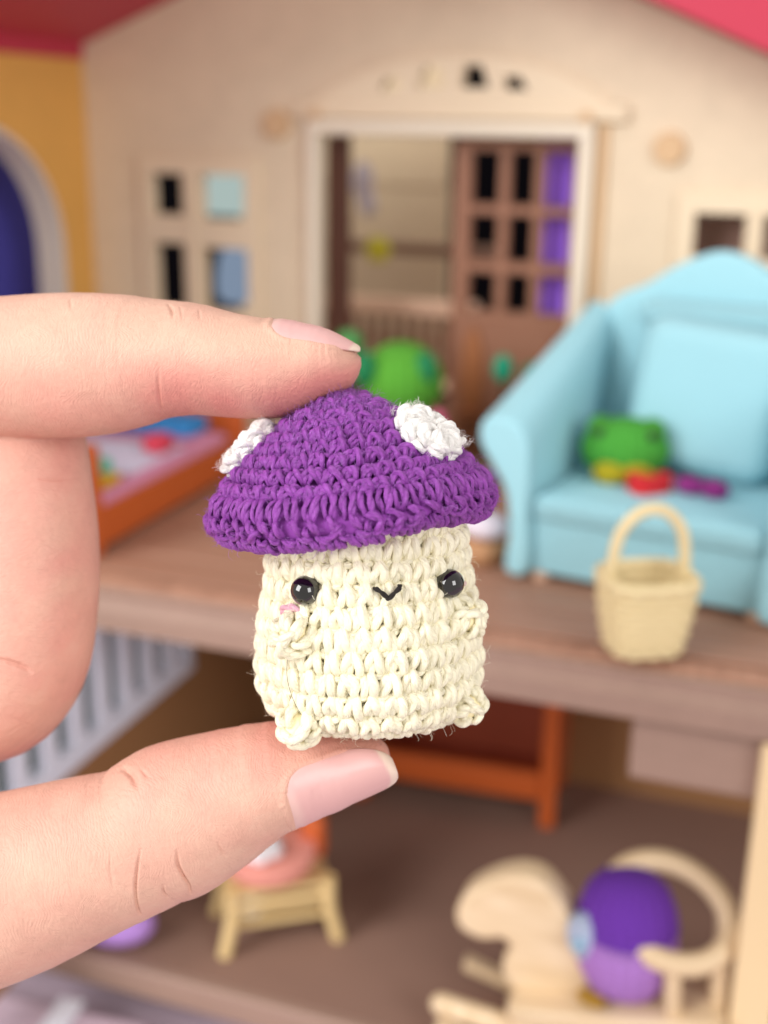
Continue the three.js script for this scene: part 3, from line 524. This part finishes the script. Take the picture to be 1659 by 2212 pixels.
  lay(sA, sB, n1, 0, (q) => {
    const t1 = rr(0.9, 1.08), t2 = rr(0.9, 1.08), a = rr(-0.08, 0.08);
    Y.strand([q(0.02, -0.02 + a, -0.3), q(0.2, -0.22 + a, 0.55), q(0.55, -0.3, 0.6), q(0.85, -0.16, 0.25), q(1.06, -0.04, -0.4)], 0.38 * rr(0.9, 1.15), { tint: t1, n: 15 });
    Y.strand([q(-0.02, 0.12 + a, -0.2), q(0.16, 0.24 + a, 0.6), q(0.5, 0.26, 0.8), q(0.85, 0.2, 0.5), q(1.16, 0.14, -0.4)], 0.4 * rr(0.9, 1.15), { tint: t2, n: 15 });
    Y.strand([q(-0.06, -0.1, -0.2), q(-0.03, 0.24, 0.6), q(-0.02, 0.6, -0.2)], 0.36, { tint: rr(0.94, 1.04), n: 8 });
  });
  lay(sB, sC, n1, 0.42, (q) => {
    const o = () => ({ tint: rr(0.94, 1.04), n: 12 }), a = rr(-0.3, 0.3), b = rr(-0.25, 0.25);
    Y.strand([q(-0.15, -0.4 + a, -0.2), q(0.1, -0.16 + a * 0.5, 0.6), q(0.4, 0.12, 0.6), q(0.75, 0.3 + b, -0.2)], 0.4 * rr(0.9, 1.15), o());
    if (rnd() < 0.7) Y.strand([q(1.0, -0.4 + b, -0.1), q(0.8, -0.12, 0.5), q(0.5, 0.16 + a * 0.5, 0.6), q(0.3, 0.45, -0.1)], 0.39 * rr(0.9, 1.15), o());
    if (rnd() < 0.7) Y.strand([q(0.3, 0.4 + a, -0.1), q(0.6, 0.55 + b, 0.5), q(1.05, 0.6, -0.1)], 0.38 * rr(0.9, 1.1), o());
    Y.strand([q(0.75, 0.0, 0.0), q(0.95, 0.35 + a, 0.5), q(1.0, 0.8, 0.0)], 0.36, o());
  });
  lay(sC - 0.2, sC + 2.2, 48, 0.2, (q) => {
    Y.strand([q(0.0, -0.3, -0.2), q(0.3, 0.0, 0.5), q(0.7, 0.2, 0.4), q(1.0, 0.4, -0.2)], 0.46, { tint: rr(0.94, 1.04), n: 9 });
    Y.strand([q(0.0, 0.2, -0.2), q(0.3, 0.45, 0.5), q(0.7, 0.55, 0.4), q(1.0, 0.6, -0.2)], 0.46, { tint: rr(0.94, 1.04), n: 9 });
  });
  const st = mesh('stitching', Y.build(), VIOLET, cap); st.userData.kind = 'stuff';
}
// white crocheted discs sewn to the cap
function disc(sAt, fAt, r, thick, turn, oval, parent) {
  const F = capFrame(sAt, R(fAt)), ax = F.out.clone(), ex = F.e.clone().applyAxisAngle(ax, R(turn)), ez = V().crossVectors(ex, ax);
  const m4 = new THREE.Matrix4().makeBasis(ex, ax, ez).setPosition(F.p.clone().addScaledVector(ax, 0.45));
  const core = mesh('spot', lathe([[0.01, -0.2], [r * 0.94, -0.2], [r, thick * 0.5], [r * 0.8, thick * 1.0], [0.01, thick * 0.95]], 30).scale(oval, 1, 1).applyMatrix4(m4), WHITE_IN, parent);
  const Y = new Yarn(), rad = 0.52, P = (a, q, z) => V(Math.cos(a) * q * oval, z, Math.sin(a) * q), n = 10;
  const o = () => ({ n: 14, taper: 0.75, tint: rr(0.95, 1.02) });
  for (let i = 0; i < n; i++) {
    const a = (i + rr(-0.15, 0.15)) / n * 2 * Math.PI, w = 2 * Math.PI / n, k = rr(0.93, 1.07), zt = thick * rr(0.92, 1.08);
    Y.strand([P(a - 0.55 * w, r * 0.86, zt * 0.3), P(a - 0.3 * w, r * 1.0 * k, zt * 0.68), P(a + 0.12 * w, r * 0.98 * k, zt * 0.86), P(a + 0.5 * w, r * 0.8, zt * 0.4)], rad * rr(1.0, 1.2), o());
    Y.strand([P(a - 0.1 * w, r * 0.96, zt * 0.4), P(a - 0.02 * w, r * 0.84, zt * 1.0), P(a + 0.12 * w, r * 0.6, zt * 1.15), P(a + 0.2 * w, r * 0.34, zt * 0.8)], rad * rr(1.0, 1.2), o());
    Y.strand([P(a + 0.42 * w, r * 0.92, zt * 0.4), P(a + 0.4 * w, r * 0.76, zt * 1.05), P(a + 0.2 * w, r * 0.5, zt * 1.12), P(a + 0.1 * w, r * 0.24, zt * 0.7)], rad * rr(0.95, 1.15), o());
    Y.strand([P(a - 0.45 * w, r * 0.9, 0), P(a, r * 1.04, thick * 0.22), P(a + 0.45 * w, r * 0.92, 0)], rad * 0.95, o());
  }
  for (let i = 0; i < 3; i++) { const a = i * 2.1 + 0.4; Y.strand([P(a, r * 0.42, thick * 0.7), P(a + 0.7, r * 0.26, thick * 1.1), P(a + 1.6, r * 0.3, thick * 0.9)], rad * 1.1, o()); }
  const st = mesh('stitching', Y.build().applyMatrix4(m4), WHITE, core); st.userData.kind = 'stuff';
}
disc(11.3, 60, 3.5, 1.5, 20, 1.1, cap);
disc(11.4, -97, 3.5, 1.5, 0, 1.0, cap);
disc(12.2, 178, 3.5, 1.5, 0, 1.0, cap);

{ // loose fibres standing off the yarn
  const F1 = new Yarn(), F2 = new Yarn(), F3 = new Yarn();
  const fuzz = (Y, p, out, e, up, len, rad) => { const a = rr(0, 6.28), side = V().addScaledVector(e, Math.cos(a)).addScaledVector(up, Math.sin(a)), c = rr(-0.6, 0.9); Y.hair([p.clone().addScaledVector(out, -0.1), p.clone().addScaledVector(out, len * 0.45).addScaledVector(side, len * 0.18), p.clone().addScaledVector(out, len * 0.75).addScaledVector(side, len * 0.5 * c), p.clone().addScaledVector(out, len * 0.85).addScaledVector(side, len * (c + 0.15))], rad, 5); };
  for (let i = 0; i < 6500; i++) { const F = bodyProf.frame(rr(0.05, 0.98) * bodyProf.len, rr(-2.2, 2.2), bodyWob); fuzz(F1, F.p.addScaledVector(F.out, 0.5), F.out, F.e, F.along, rr(0.3, 1.1) * (rnd() < 0.06 ? 1.8 : 0.8), rr(0.012, 0.023)); }
  for (let i = 0; i < 7000; i++) { const F = capFrame(rr(0.03, 0.8) * capProf.len, rr(-2.4, 2.4)); fuzz(F2, F.p.addScaledVector(F.out, 0.5), F.out, F.e, F.along, rr(0.3, 1.1) * (rnd() < 0.06 ? 1.9 : 0.8), rr(0.012, 0.022)); }
  for (const [s, f] of [[11.3, 60], [11.4, -97]]) for (let i = 0; i < 700; i++) { const F = capFrame(s + rr(-3.6, 3.6), R(f) + rr(-0.36, 0.36)); fuzz(F3, F.p.addScaledVector(F.out, 1.7), F.out, F.e, F.along, rr(0.4, 1.5), rr(0.009, 0.018)); }
  const a = mesh('fibres', F1.build(), mat('#fbf6e0', 0.6, { vertexColors: true }), mush); a.userData.kind = 'stuff';
  const b = mesh('fibres', F2.build(), mat('#a86cc0', 0.6, { vertexColors: true }), cap); b.userData.kind = 'stuff';
  const c = mesh('fibres', F3.build(), mat('#fbf6f2', 0.6, { vertexColors: true }), cap); c.userData.kind = 'stuff';
  const on = (f, y, z) => { const F = onBody(R(f), y); return F.p.clone().addScaledVector(F.out, z); };
  const L = new Yarn(); L.hair([on(-42, 9.6, 0.9), on(-41, 7.2, 1.25), on(-37, 4.8, 1.3), on(-31, 2.4, 1.2), on(-28.5, 1.0, 1.0)], 0.034, 24);
  mesh('loose_hair', L.build(), mat('#5c5634', 0.6, { vertexColors: true }), mush);
}

// ================================================================ the hand
// One continuous skin: a smooth union of bent, tapering finger volumes, meshed on a grid and then drawn exactly onto the surface.
const S0 = 135 / 2600, px = (x, y, z = 0) => V((x - 829.5) * S0 * (135 - z) / 135, (1106 - y) * S0 * (135 - z) / 135, z);
class Finger {
  constructor(pts, n = 44) {                                 // pts: tip first; [x, y, half height, half depth, z] in finger widths of the drawing
    const P = pts.map(([x, y, a, b, z]) => ({ p: px(x, y, z), a: a * S0 * (135 - z) / 135, b }));
    const c = new THREE.CatmullRomCurve3(P.map((q) => q.p), false, 'centripetal'), ca = new THREE.CatmullRomCurve3(P.map((q, i) => V(i * 10, q.a, q.b)), false, 'centripetal');
    this.c = []; this.s = [0];
    for (let i = 0; i <= n; i++) { const p = c.getPoint(i / n), ab = ca.getPoint(i / n); this.c.push({ p, a: Math.max(ab.y, 0.3), b: Math.max(ab.z, 0.3) }); if (i) this.s.push(this.s[i - 1] + p.distanceTo(this.c[i - 1].p)); }
    this.box = new THREE.Box3(); for (const q of this.c) { const m = Math.max(q.a, q.b); this.box.expandByPoint(q.p.clone().addScalar(m)); this.box.expandByPoint(q.p.clone().addScalar(-m)); }
    this.n = n;
    this.seg = this.c.slice(0, -1).map((q, i) => { const d = V().subVectors(this.c[i + 1].p, q.p); return { d, l2: d.lengthSq() }; });
  }
  find(x, y, z) {                                            // nearest place on the spine
    let best = 1e9, bi = 0, bt = 0;
    for (let i = 0; i < this.n; i++) {
      const q = this.c[i].p, { d, l2 } = this.seg[i], vx = x - q.x, vy = y - q.y, vz = z - q.z;
      let t = (vx * d.x + vy * d.y + vz * d.z) / l2; t = t < 0 ? 0 : t > 1 ? 1 : t;
      const ex = vx - d.x * t, ey = vy - d.y * t, ez = vz - d.z * t, e = ex * ex + ey * ey + ez * ez;
      if (e < best) { best = e; bi = i; bt = t; }
    }
    const A = this.c[bi], B = this.c[bi + 1], d = this.seg[bi].d, L = Math.hypot(d.x, d.y) || 1, tx = d.x / L, ty = d.y / L;
    const cx = A.p.x + d.x * bt, cy = A.p.y + d.y * bt, cz = A.p.z + d.z * bt, a = A.a + (B.a - A.a) * bt, b = A.b + (B.b - A.b) * bt;
    const qx = x - cx, qy = y - cy, qz = z - cz;
    return { s: this.s[bi] + Math.sqrt(this.seg[bi].l2) * bt, u: -qx * ty + qy * tx, w: qx * tx + qy * ty, v: qz, a, b };
  }
  d(x, y, z) {
    const f = this.find(x, y, z), m = Math.min(f.a, f.b), k = Math.sqrt((f.u / f.a) ** 2 + (f.v / f.b) ** 2 + (f.w / m) ** 2);
    if (k < 1e-6) return -m;
    const g = Math.sqrt((f.u / (f.a * f.a)) ** 2 + (f.v / (f.b * f.b)) ** 2 + (f.w / (m * m)) ** 2);   // first-order distance to the ellipse
    return k * (k - 1) / g;
  }
}
const indexF = new Finger([[775, 771, 6, 0.5, 1.6], [772, 773, 19, 1.5, 1.6], [764, 776, 34, 2.6, 1.6], [752, 780, 47, 3.6, 1.6], [735, 785, 60, 4.5, 1.6], [712, 789, 73, 5.3, 1.6], [688, 791, 83, 5.9, 1.5], [645, 796, 97, 6.3, 1.3], [580, 798, 107, 6.8, 1.0], [500, 790, 112, 7.0, 0.4], [420, 777, 120, 7.2, -0.4], [350, 776, 128, 7.3, -1.2], [300, 780, 141, 7.6, -1.8], [200, 788, 154, 8.0, -2.6], [100, 791, 155, 8.2, -3.6], [0, 794, 151, 8.3, -4.6], [-160, 800, 150, 8.4, -6], [-340, 840, 165, 8.8, -9], [-560, 960, 190, 9.6, -13]]);
const thumbF = new Finger([[843, 1642, 6, 0.5, 0], [839, 1642, 19, 1.6, 0], [830, 1641, 33, 2.8, 0], [815, 1640, 46, 3.8, 0], [794, 1641, 59, 4.7, 0], [764, 1645, 76, 5.6, -0.1], [715, 1652, 94, 6.4, -0.2], [672, 1658, 103, 7.0, -0.2], [575, 1683, 123, 8.2, 0], [465, 1731, 152, 8.6, 0], [385, 1768, 168, 8.9, 0], [335, 1792, 165, 8.8, 0], [295, 1815, 160, 8.8, 0], [178, 1855, 177, 9.2, -0.4], [47, 1902, 196, 9.8, -1], [-110, 1950, 208, 10.4, -2], [-260, 1992, 220, 11, -3.4], [-420, 1990, 240, 12, -6]]);
const middleF = new Finger([[-250, 1480, 90, 5.4, -13], [-200, 1500, 128, 7, -12.6], [-110, 1512, 140, 7.6, -12], [-15, 1492, 150, 8, -11], [36, 1425, 152, 8.2, -10.6], [57, 1310, 151, 8.2, -10.4], [62, 1190, 150, 8.2, -10.6], [52, 1060, 146, 8.2, -11], [34, 960, 146, 8.2, -12], [-30, 870, 150, 8.4, -13.6], [-200, 850, 160, 8.6, -15], [-560, 980, 190, 9, -18]]);
const ringF = new Finger([[-330, 1490, 90, 5, -26], [-270, 1500, 130, 7, -26], [-150, 1480, 146, 7.6, -26], [-90, 1400, 148, 7.8, -26], [-75, 1250, 146, 7.8, -26], [-85, 1060, 146, 7.8, -26], [-180, 900, 150, 8, -27], [-560, 1000, 185, 8.6, -29]], 30);
const littleF = new Finger([[-380, 1470, 80, 4.4, -38], [-320, 1480, 110, 6, -38], [-230, 1450, 122, 6.6, -38], [-190, 1350, 124, 6.6, -38], [-190, 1200, 122, 6.6, -38], [-230, 1060, 126, 6.8, -38], [-560, 1040, 160, 7.6, -39]], 30);
const palm = new Finger([[-560, 1010, 190, 14, -20], [-600, 1300, 230, 14.5, -19], [-600, 1600, 260, 14, -17], [-560, 1880, 240, 13, -12], [-640, 2080, 250, 12, -12]], 20);
const CH = [indexF, thumbF, middleF, ringF, littleF, palm];
const smin = (a, b, k) => { const h = Math.max(k - Math.abs(a - b), 0) / k; return Math.min(a, b) - h * h * k * 0.25; };
const inBox = (f, x, y, z, m) => { const b = f.box; const dx = Math.max(b.min.x - x, 0, x - b.max.x), dy = Math.max(b.min.y - y, 0, y - b.max.y), dz = Math.max(b.min.z - z, 0, z - b.max.z), d = Math.hypot(dx, dy, dz); return d > m ? d : 0; };
function skin(x, y, z) {
  const D = CH.map((f) => { const o = inBox(f, x, y, z, 5); return o || f.d(x, y, z); });
  let d = D[0];
  d = smin(d, D[1], 0.6); d = smin(d, D[2], 0.7);
  let e = smin(D[2], D[3], 0.8); e = smin(e, D[4], 0.8);
  d = Math.min(d, e);
  return smin(d, D[5], 7);
}
// creases: [finger, points in the drawing, half width, depth] as strokes on the skin
const creases = [
  [thumbF, [[304, 1836], [296, 1880], [293, 1925], [298, 1962], [304, 1976]], 0.16, 0.4],
  [thumbF, [[382, 1838], [385, 1868], [396, 1892], [408, 1912], [413, 1932]], 0.17, 0.45],
  [thumbF, [[352, 1912], [354, 1926], [362, 1938]], 0.13, 0.2],
  [thumbF, [[470, 1820], [478, 1836], [488, 1850]], 0.14, 0.16],
  [thumbF, [[240, 1840], [238, 1880], [246, 1920]], 0.16, 0.12],
  [thumbF, [[264, 1658], [283, 1674], [296, 1700]], 0.36, 0.5],
  [thumbF, [[304, 1660], [322, 1682]], 0.2, 0.16],
  [indexF, [[344, 790], [342, 830], [345, 868], [350, 892]], 0.2, 0.2],
  [indexF, [[364, 656], [371, 668], [374, 688]], 0.2, 0.3],
  [indexF, [[390, 662], [394, 690]], 0.15, 0.14],
  [indexF, [[430, 668], [432, 690]], 0.16, 0.12],
  [indexF, [[152, 646], [154, 668]], 0.2, 0.15],
  [middleF, [[70, 1032], [120, 1036], [172, 1030]], 0.2, 0.2],
  [middleF, [[-20, 1424], [20, 1430], [52, 1442], [66, 1452]], 0.26, 0.45],
  [middleF, [[80, 1100], [150, 1104], [190, 1098]], 0.2, 0.08],
].map(([F, pts, w, dep]) => {
  const c = new THREE.CatmullRomCurve3(pts.map(([x, y]) => { // lift the stroke from the drawing onto the skin
    let p = px(x, y, 12); const dir = p.clone().sub(V(0, 0, 135)).normalize();
    for (let i = 0; i < 90; i++) { const d = F.d(p.x, p.y, p.z); if (d < 0.02 || p.z < -18) break; p.addScaledVector(dir, d * 0.8); }
    return p;
  }));
  const q = c.getPoints(40); return { F, q, w, dep, box: new THREE.Box3().setFromPoints(q).expandByScalar(1.2) };
});
const creased = (p) => {
  let h = 0;
  for (const c of creases) if (c.box.containsPoint(p)) {
    let best = 1e9, bi = 0; for (let i = 0; i < c.q.length; i++) { const e = c.q[i].distanceToSquared(p); if (e < best) { best = e; bi = i; } }
    const k = Math.sin(Math.PI * clamp(bi / (c.q.length - 1) * 0.86 + 0.07, 0, 1)), d2 = best / (c.w * c.w);
    h -= c.dep * k * Math.exp(-d2) - 0.12 * c.dep * k * Math.exp(-d2 / 12);
  }
  return h;
};
const hand = thing('hand', 'left hand entering from the left, holding the crochet mushroom between index finger and thumb', 'hand');
hand.position.copy(HELD).multiplyScalar(U); hand.quaternion.copy(FACING);
const folds = [];
// nails: curved plates with a thickness, a rounded base and a free edge
function nail(base, tip, normal, half, rad, bend, thick, label, drop = 0.3, point = 0.965) {
  const T = tip.clone().sub(base), L = T.length(); T.normalize();
  const N = normal.clone().addScaledVector(T, -normal.dot(T)).normalize(), S = V().crossVectors(T, N), nu = 48, nv = 40, pos = [], idx = [], col = [], keep = new Array(nv + 1).fill(0);
  const wide = (t) => half * Math.pow(Math.max(0, 1 - Math.pow(Math.max(0, 0.3 - t) / 0.3, 2.2)), 0.5) * (t > 0.45 ? Math.pow(Math.max(0, 1 - Math.pow((t - 0.45) / 0.55, 2.3) * point), 0.5) : 1) * lerp(1, 0.9, t);
  for (let side = 0; side < 2; side++) for (let i = 0; i <= nu; i++) for (let j = 0; j <= nv; j++) {
    const t = i / nu, w = Math.max(wide(t), 0.02), q = (j / nv * 2 - 1), e = Math.pow(Math.max(0, 1 - q ** 8), 0.5) * (i === 0 || i === nu ? 0.2 : 1), ph = q * w / rad;
    const p = base.clone().addScaledVector(T, t * L).addScaledVector(S, rad * Math.sin(ph)).addScaledVector(N, rad * Math.cos(ph) - rad - bend * (t * 2 - 1) ** 2 + bend * 0.5);
    const nr = S.clone().multiplyScalar(Math.sin(ph)).addScaledVector(N, Math.cos(ph));
    { // lie on the skin as far as there is any under the nail, then run on straight
      const want = lerp(-0.3, 0.08, clamp(t / 0.14, 0, 1)) * (0.2 + 0.8 * e) - 0.1 * (1 - e), fit = clamp((0.62 - t) / 0.2, 0, 1); let lift = t > 0.62 ? keep[j] * (1 - drop * clamp((t - 0.62) / 0.38, 0, 1) ** 1.3) : t > 0.42 ? keep[j] : 0;
      for (let it = 0; it < 10; it++) { const d = skin(p.x + nr.x * lift, p.y + nr.y * lift, p.z + nr.z * lift); lift += (want - d) * 0.9 * (d < want ? (t > 0.8 ? 0.5 : 1) : fit); if (d >= want && fit === 0) break; }
      lift = clamp(lift, -2, 2.4); if (t <= 0.62) keep[j] = lift;
      p.addScaledVector(nr, lift + (side ? -1 : 1) * thick / 2 * lerp(0.3, 1, e));
    }
    pos.push(p.x, p.y, p.z);
    const free = sstep(t + 0.05 * q * q, 0.91, 0.95), moon = 1 - sstep(t + 0.1 * q * q, 0.1, 0.2), k = Math.max(free, moon * 0.3);
    col.push(lerp(0.74, 0.82, k), lerp(0.42, 0.64, k), lerp(0.40, 0.53, k));
  }
  const st = nv + 1, off = (nu + 1) * st;
  for (let i = 1; i < nu * 0.8; i++) for (const j of [0, nv]) folds.push(V(...pos.slice((i * st + j) * 3, (i * st + j) * 3 + 3)));
  for (let j = 1; j < nv; j++) folds.push(V(...pos.slice((2 * st + j) * 3, (2 * st + j) * 3 + 3)));
  for (let i = 0; i < nu; i++) for (let j = 0; j < nv; j++) { const a = i * st + j; idx.push(a, a + 1, a + st, a + 1, a + st + 1, a + st); const b = a + off; idx.push(b, b + st, b + 1, b + 1, b + st, b + st + 1); }
  const rim = []; for (let j = 0; j <= nv; j++) rim.push(j); for (let i = 1; i <= nu; i++) rim.push(i * st + nv); for (let j = nv - 1; j >= 0; j--) rim.push(nu * st + j); for (let i = nu - 1; i >= 0; i--) rim.push(i * st);
  for (let k = 0; k < rim.length - 1; k++) { const a = rim[k], b = rim[k + 1]; idx.push(a, a + off, b, b, a + off, b + off); }
  const g = new THREE.BufferGeometry(); g.setAttribute('position', new THREE.Float32BufferAttribute(pos, 3)); g.setAttribute('color', new THREE.Float32BufferAttribute(col, 3)); g.setIndex(idx); g.computeVertexNormals();
  const o = mesh('fingernail', g, phys('#ffffff', 0.4, { vertexColors: true, clearcoat: 0.2, clearcoatRoughness: 0.35 }), hand);
  o.userData.label = label;
}
nail(px(612, 1762, 5.6), px(858, 1668, 3.0), V(0.18, -0.72, 0.66), 5.6, 6.4, 0.3, 0.4, 'long pink thumbnail with pale free edge');
nail(px(575, 690, 3.2), px(779, 747, 2.0), V(0.22, 0.97, 0.12), 4.6, 5.0, 0.25, 0.4, 'glossy pink nail of the index finger', 1.3, 0.82);
const foldBox = new THREE.Box3().setFromPoints(folds).expandByScalar(1.6), toFold = (p) => { let b = 9; if (foldBox.containsPoint(p)) for (const q of folds) b = Math.min(b, q.distanceToSquared(p)); return Math.sqrt(b); };
{
  const lo = V(-86, -68, -48), hi = V(4, 34, 14), res = 150, mc = new MarchingCubes(res, M.white, false, false, 500000), sz = V().subVectors(hi, lo), half = res / 2;
  for (let k = 0; k < res; k++) for (let j = 0; j < res; j++) for (let i = 0; i < res; i++) {
    mc.field[(k * res + j) * res + i] = -skin(lo.x + sz.x * i / res, lo.y + sz.y * j / res, lo.z + sz.z * k / res);
  }
  mc.isolation = 0; mc.update();
  const arr = mc.positionArray.slice(0, mc.count * 3);
  for (let i = 0; i < arr.length; i += 3) { arr[i] = lo.x + (arr[i] * half + half) / res * sz.x; arr[i + 1] = lo.y + (arr[i + 1] * half + half) / res * sz.y; arr[i + 2] = lo.z + (arr[i + 2] * half + half) / res * sz.z; }
  let g = new THREE.BufferGeometry(); g.setAttribute('position', new THREE.BufferAttribute(arr, 3));
  g = mergeVertices(g, 1e-3);
  let P = Array.from({ length: g.attributes.position.count }, (_, i) => V().fromBufferAttribute(g.attributes.position, i)), T = Array.from(g.index.array);
  const grad = (p, e = 0.02) => V(skin(p.x + e, p.y, p.z) - skin(p.x - e, p.y, p.z), skin(p.x, p.y + e, p.z) - skin(p.x, p.y - e, p.z), skin(p.x, p.y, p.z + e) - skin(p.x, p.y, p.z - e)).divideScalar(2 * e);
  const onto = (p) => { for (let k = 0; k < 2; k++) { const d = skin(p.x, p.y, p.z), n = grad(p), l = n.lengthSq(); if (l > 0.05) p.addScaledVector(n, -clamp(d / l, -0.6, 0.6)); } return p; };
  P.forEach(onto);
  // split triangles that show into four, and again along the creases, so that the folds have a shape
  const refine = (pick) => {
    const mid = new Map(), out = [], key = (a, b) => a < b ? a * 4194304 + b : b * 4194304 + a;
    const m = (a, b) => { const q = key(a, b); let k = mid.get(q); if (k === undefined) { k = P.length; P.push(onto(P[a].clone().add(P[b]).multiplyScalar(0.5))); mid.set(q, k); } return k; };
    const flags = P.map(pick), fine = [];
    for (let t = 0; t < T.length; t += 3) { const f = flags[T[t]] && flags[T[t + 1]] && flags[T[t + 2]]; fine.push(f); if (f) { m(T[t], T[t + 1]); m(T[t + 1], T[t + 2]); m(T[t + 2], T[t]); } }
    for (let t = 0; t < T.length; t += 3) {
      const [a, b, c] = [T[t], T[t + 1], T[t + 2]], x = mid.get(key(a, b)), y = mid.get(key(b, c)), z = mid.get(key(c, a));
      if (x !== undefined && y !== undefined && z !== undefined) { out.push(a, x, z, x, b, y, z, y, c, x, y, z); continue; }
      const poly = [a, x, b, y, c, z].filter((v) => v !== undefined);
      let o = x === undefined && z === undefined ? 0 : x !== undefined ? 1 : poly.length - 1;
      for (let i = 1; i + 1 < poly.length; i++) out.push(poly[o % poly.length], poly[(o + i) % poly.length], poly[(o + i + 1) % poly.length]);
    }
    T = out;
  };
  const toCrease = (p) => { let b = 9; for (const c of creases) if (c.box.containsPoint(p)) for (const q of c.q) b = Math.min(b, q.distanceTo(p)); return b; };
  refine((p) => p.x > -49 && p.z > -14);
  refine((p) => p.x > -49 && (toCrease(p) < 1.0 || toFold(p) < 1.3));
  refine((p) => p.x > -49 && (toCrease(p) < 0.7 || toFold(p) < 0.9));
  const N = P.map((p) => grad(p).normalize());
  P.forEach((p, i) => { if (p.x > -50) p.addScaledVector(N[i], creased(p) + 0.2 * Math.exp(-((toFold(p) / 0.42) ** 2))); });
  // where the skin lies on a finger: texture places in mm along and round it; colour by blood, with glow and shade of undersides painted in
  const which = (p) => { let b = 0, bd = 1e9; for (let k = 0; k < 6; k++) { const d = inBox(CH[k], p.x, p.y, p.z, 4) || CH[k].d(p.x, p.y, p.z); if (d < bd) { bd = d; b = k; } } return b; };
  const pos = [], uv = [], nor = [], col = [], idx = [], seen = new Map();
  const tmp = new THREE.BufferGeometry(); tmp.setAttribute('position', new THREE.Float32BufferAttribute(P.flatMap((p) => [p.x, p.y, p.z]), 3)); tmp.setIndex(T); tmp.computeVertexNormals();
  const nn = tmp.attributes.normal;
  const fingerOf = P.map(which), base = [0.71, 0.45, 0.345], pad = [0.71, 0.29, 0.25];
  for (let t = 0; t < T.length; t += 3) {
    const F = fingerOf[T[t]], c = V().add(P[T[t]]).add(P[T[t + 1]]).add(P[T[t + 2]]).divideScalar(3), fc = CH[F].find(c.x, c.y, c.z), ac = Math.atan2(fc.u / fc.a, fc.v / fc.b);
    for (let k = 0; k < 3; k++) {
      const id = T[t + k], f = CH[F].find(P[id].x, P[id].y, P[id].z); let a = Math.atan2(f.u / f.a, f.v / f.b), turn = 0;
      if (a - ac > Math.PI) { a -= 2 * Math.PI; turn = 1; } else if (ac - a > Math.PI) { a += 2 * Math.PI; turn = 2; }
      const key = id * 24 + F * 3 + turn; let v = seen.get(key);
      if (v === undefined) {
        v = pos.length / 3; seen.set(key, v);
        pos.push(P[id].x, P[id].y, P[id].z); nor.push(nn.getX(id), nn.getY(id), nn.getZ(id));
        uv.push((F * 11.3 + f.s) / 32, a * 8 / 32);
        // pads are redder than backs; red glow and shade also put into the colour
        let k1 = 0;
        if (F === 0) k1 = 0.9 * sstep(f.u / f.a, -0.35, 0.75) * (1 - 0.6 * sstep(f.s, 14, 32)); else if (F === 1) k1 = 0.12 + 0.45 * sstep(-f.u / f.a, -0.1, 0.9) * (1 - 0.8 * sstep(f.s, 10, 26)); else k1 = 0.38;
        k1 = clamp(k1 * (0.75 + 0.5 * vnoise(P[id].x * 0.35 + 40, P[id].y * 0.35 + 40, 21)) + 0.42 * (fbm(P[id].x * 0.32 + 80, P[id].y * 0.32 + P[id].z * 0.25 + 60, 22, 4) - 0.42), 0, 1);
        col.push(lerp(base[0], pad[0], k1), lerp(base[1], pad[1], k1), lerp(base[2], pad[2], k1));
      }
      idx.push(v);
    }
  }
  const hg = new THREE.BufferGeometry();
  hg.setAttribute('position', new THREE.Float32BufferAttribute(pos, 3)); hg.setAttribute('normal', new THREE.Float32BufferAttribute(nor, 3)); hg.setAttribute('uv', new THREE.Float32BufferAttribute(uv, 2)); hg.setAttribute('color', new THREE.Float32BufferAttribute(col, 3)); hg.setIndex(idx);
  // fine skin relief: small cells drawn out round the finger, and shallow lines across it
  const relief = tex(1024, (u, v) => {
    const x = u * 160, y = v * 64, w = vnoise(u * 24, v * 24, 31, 24) * 3;
    const a = vnoise(x + w, y, 1, 0) , b = vnoise(u * 320, v * 200, 2, 0), l = Math.abs(Math.sin((u * 90 + 1.2 * vnoise(u * 12, v * 18, 8, 0) * 6) * Math.PI)) ** 0.5;
    const k = 0.45 * a + 0.25 * b + 0.3 * l; return [k, k, k];
  }, false);
  const blotch = tex(512, (u, v) => { const k = 0.97 + 0.025 * (vnoise(u * 48, v * 48, 41, 48) - 0.5) + 0.04 * (vnoise(u * 12, v * 12, 42, 12) - 0.5) + 0.02 * (vnoise(u * 150, v * 150, 43, 150) - 0.5); return [k + 0.02, k, k - 0.005]; });
  const skinMat = phys('#ffffff', 0.52, { vertexColors: true, map: blotch, bumpMap: relief, bumpScale: 0.00008, specularIntensity: 0.6 });
  mesh('skin', hg, skinMat, hand);
}

renderer.render(scene, camera);
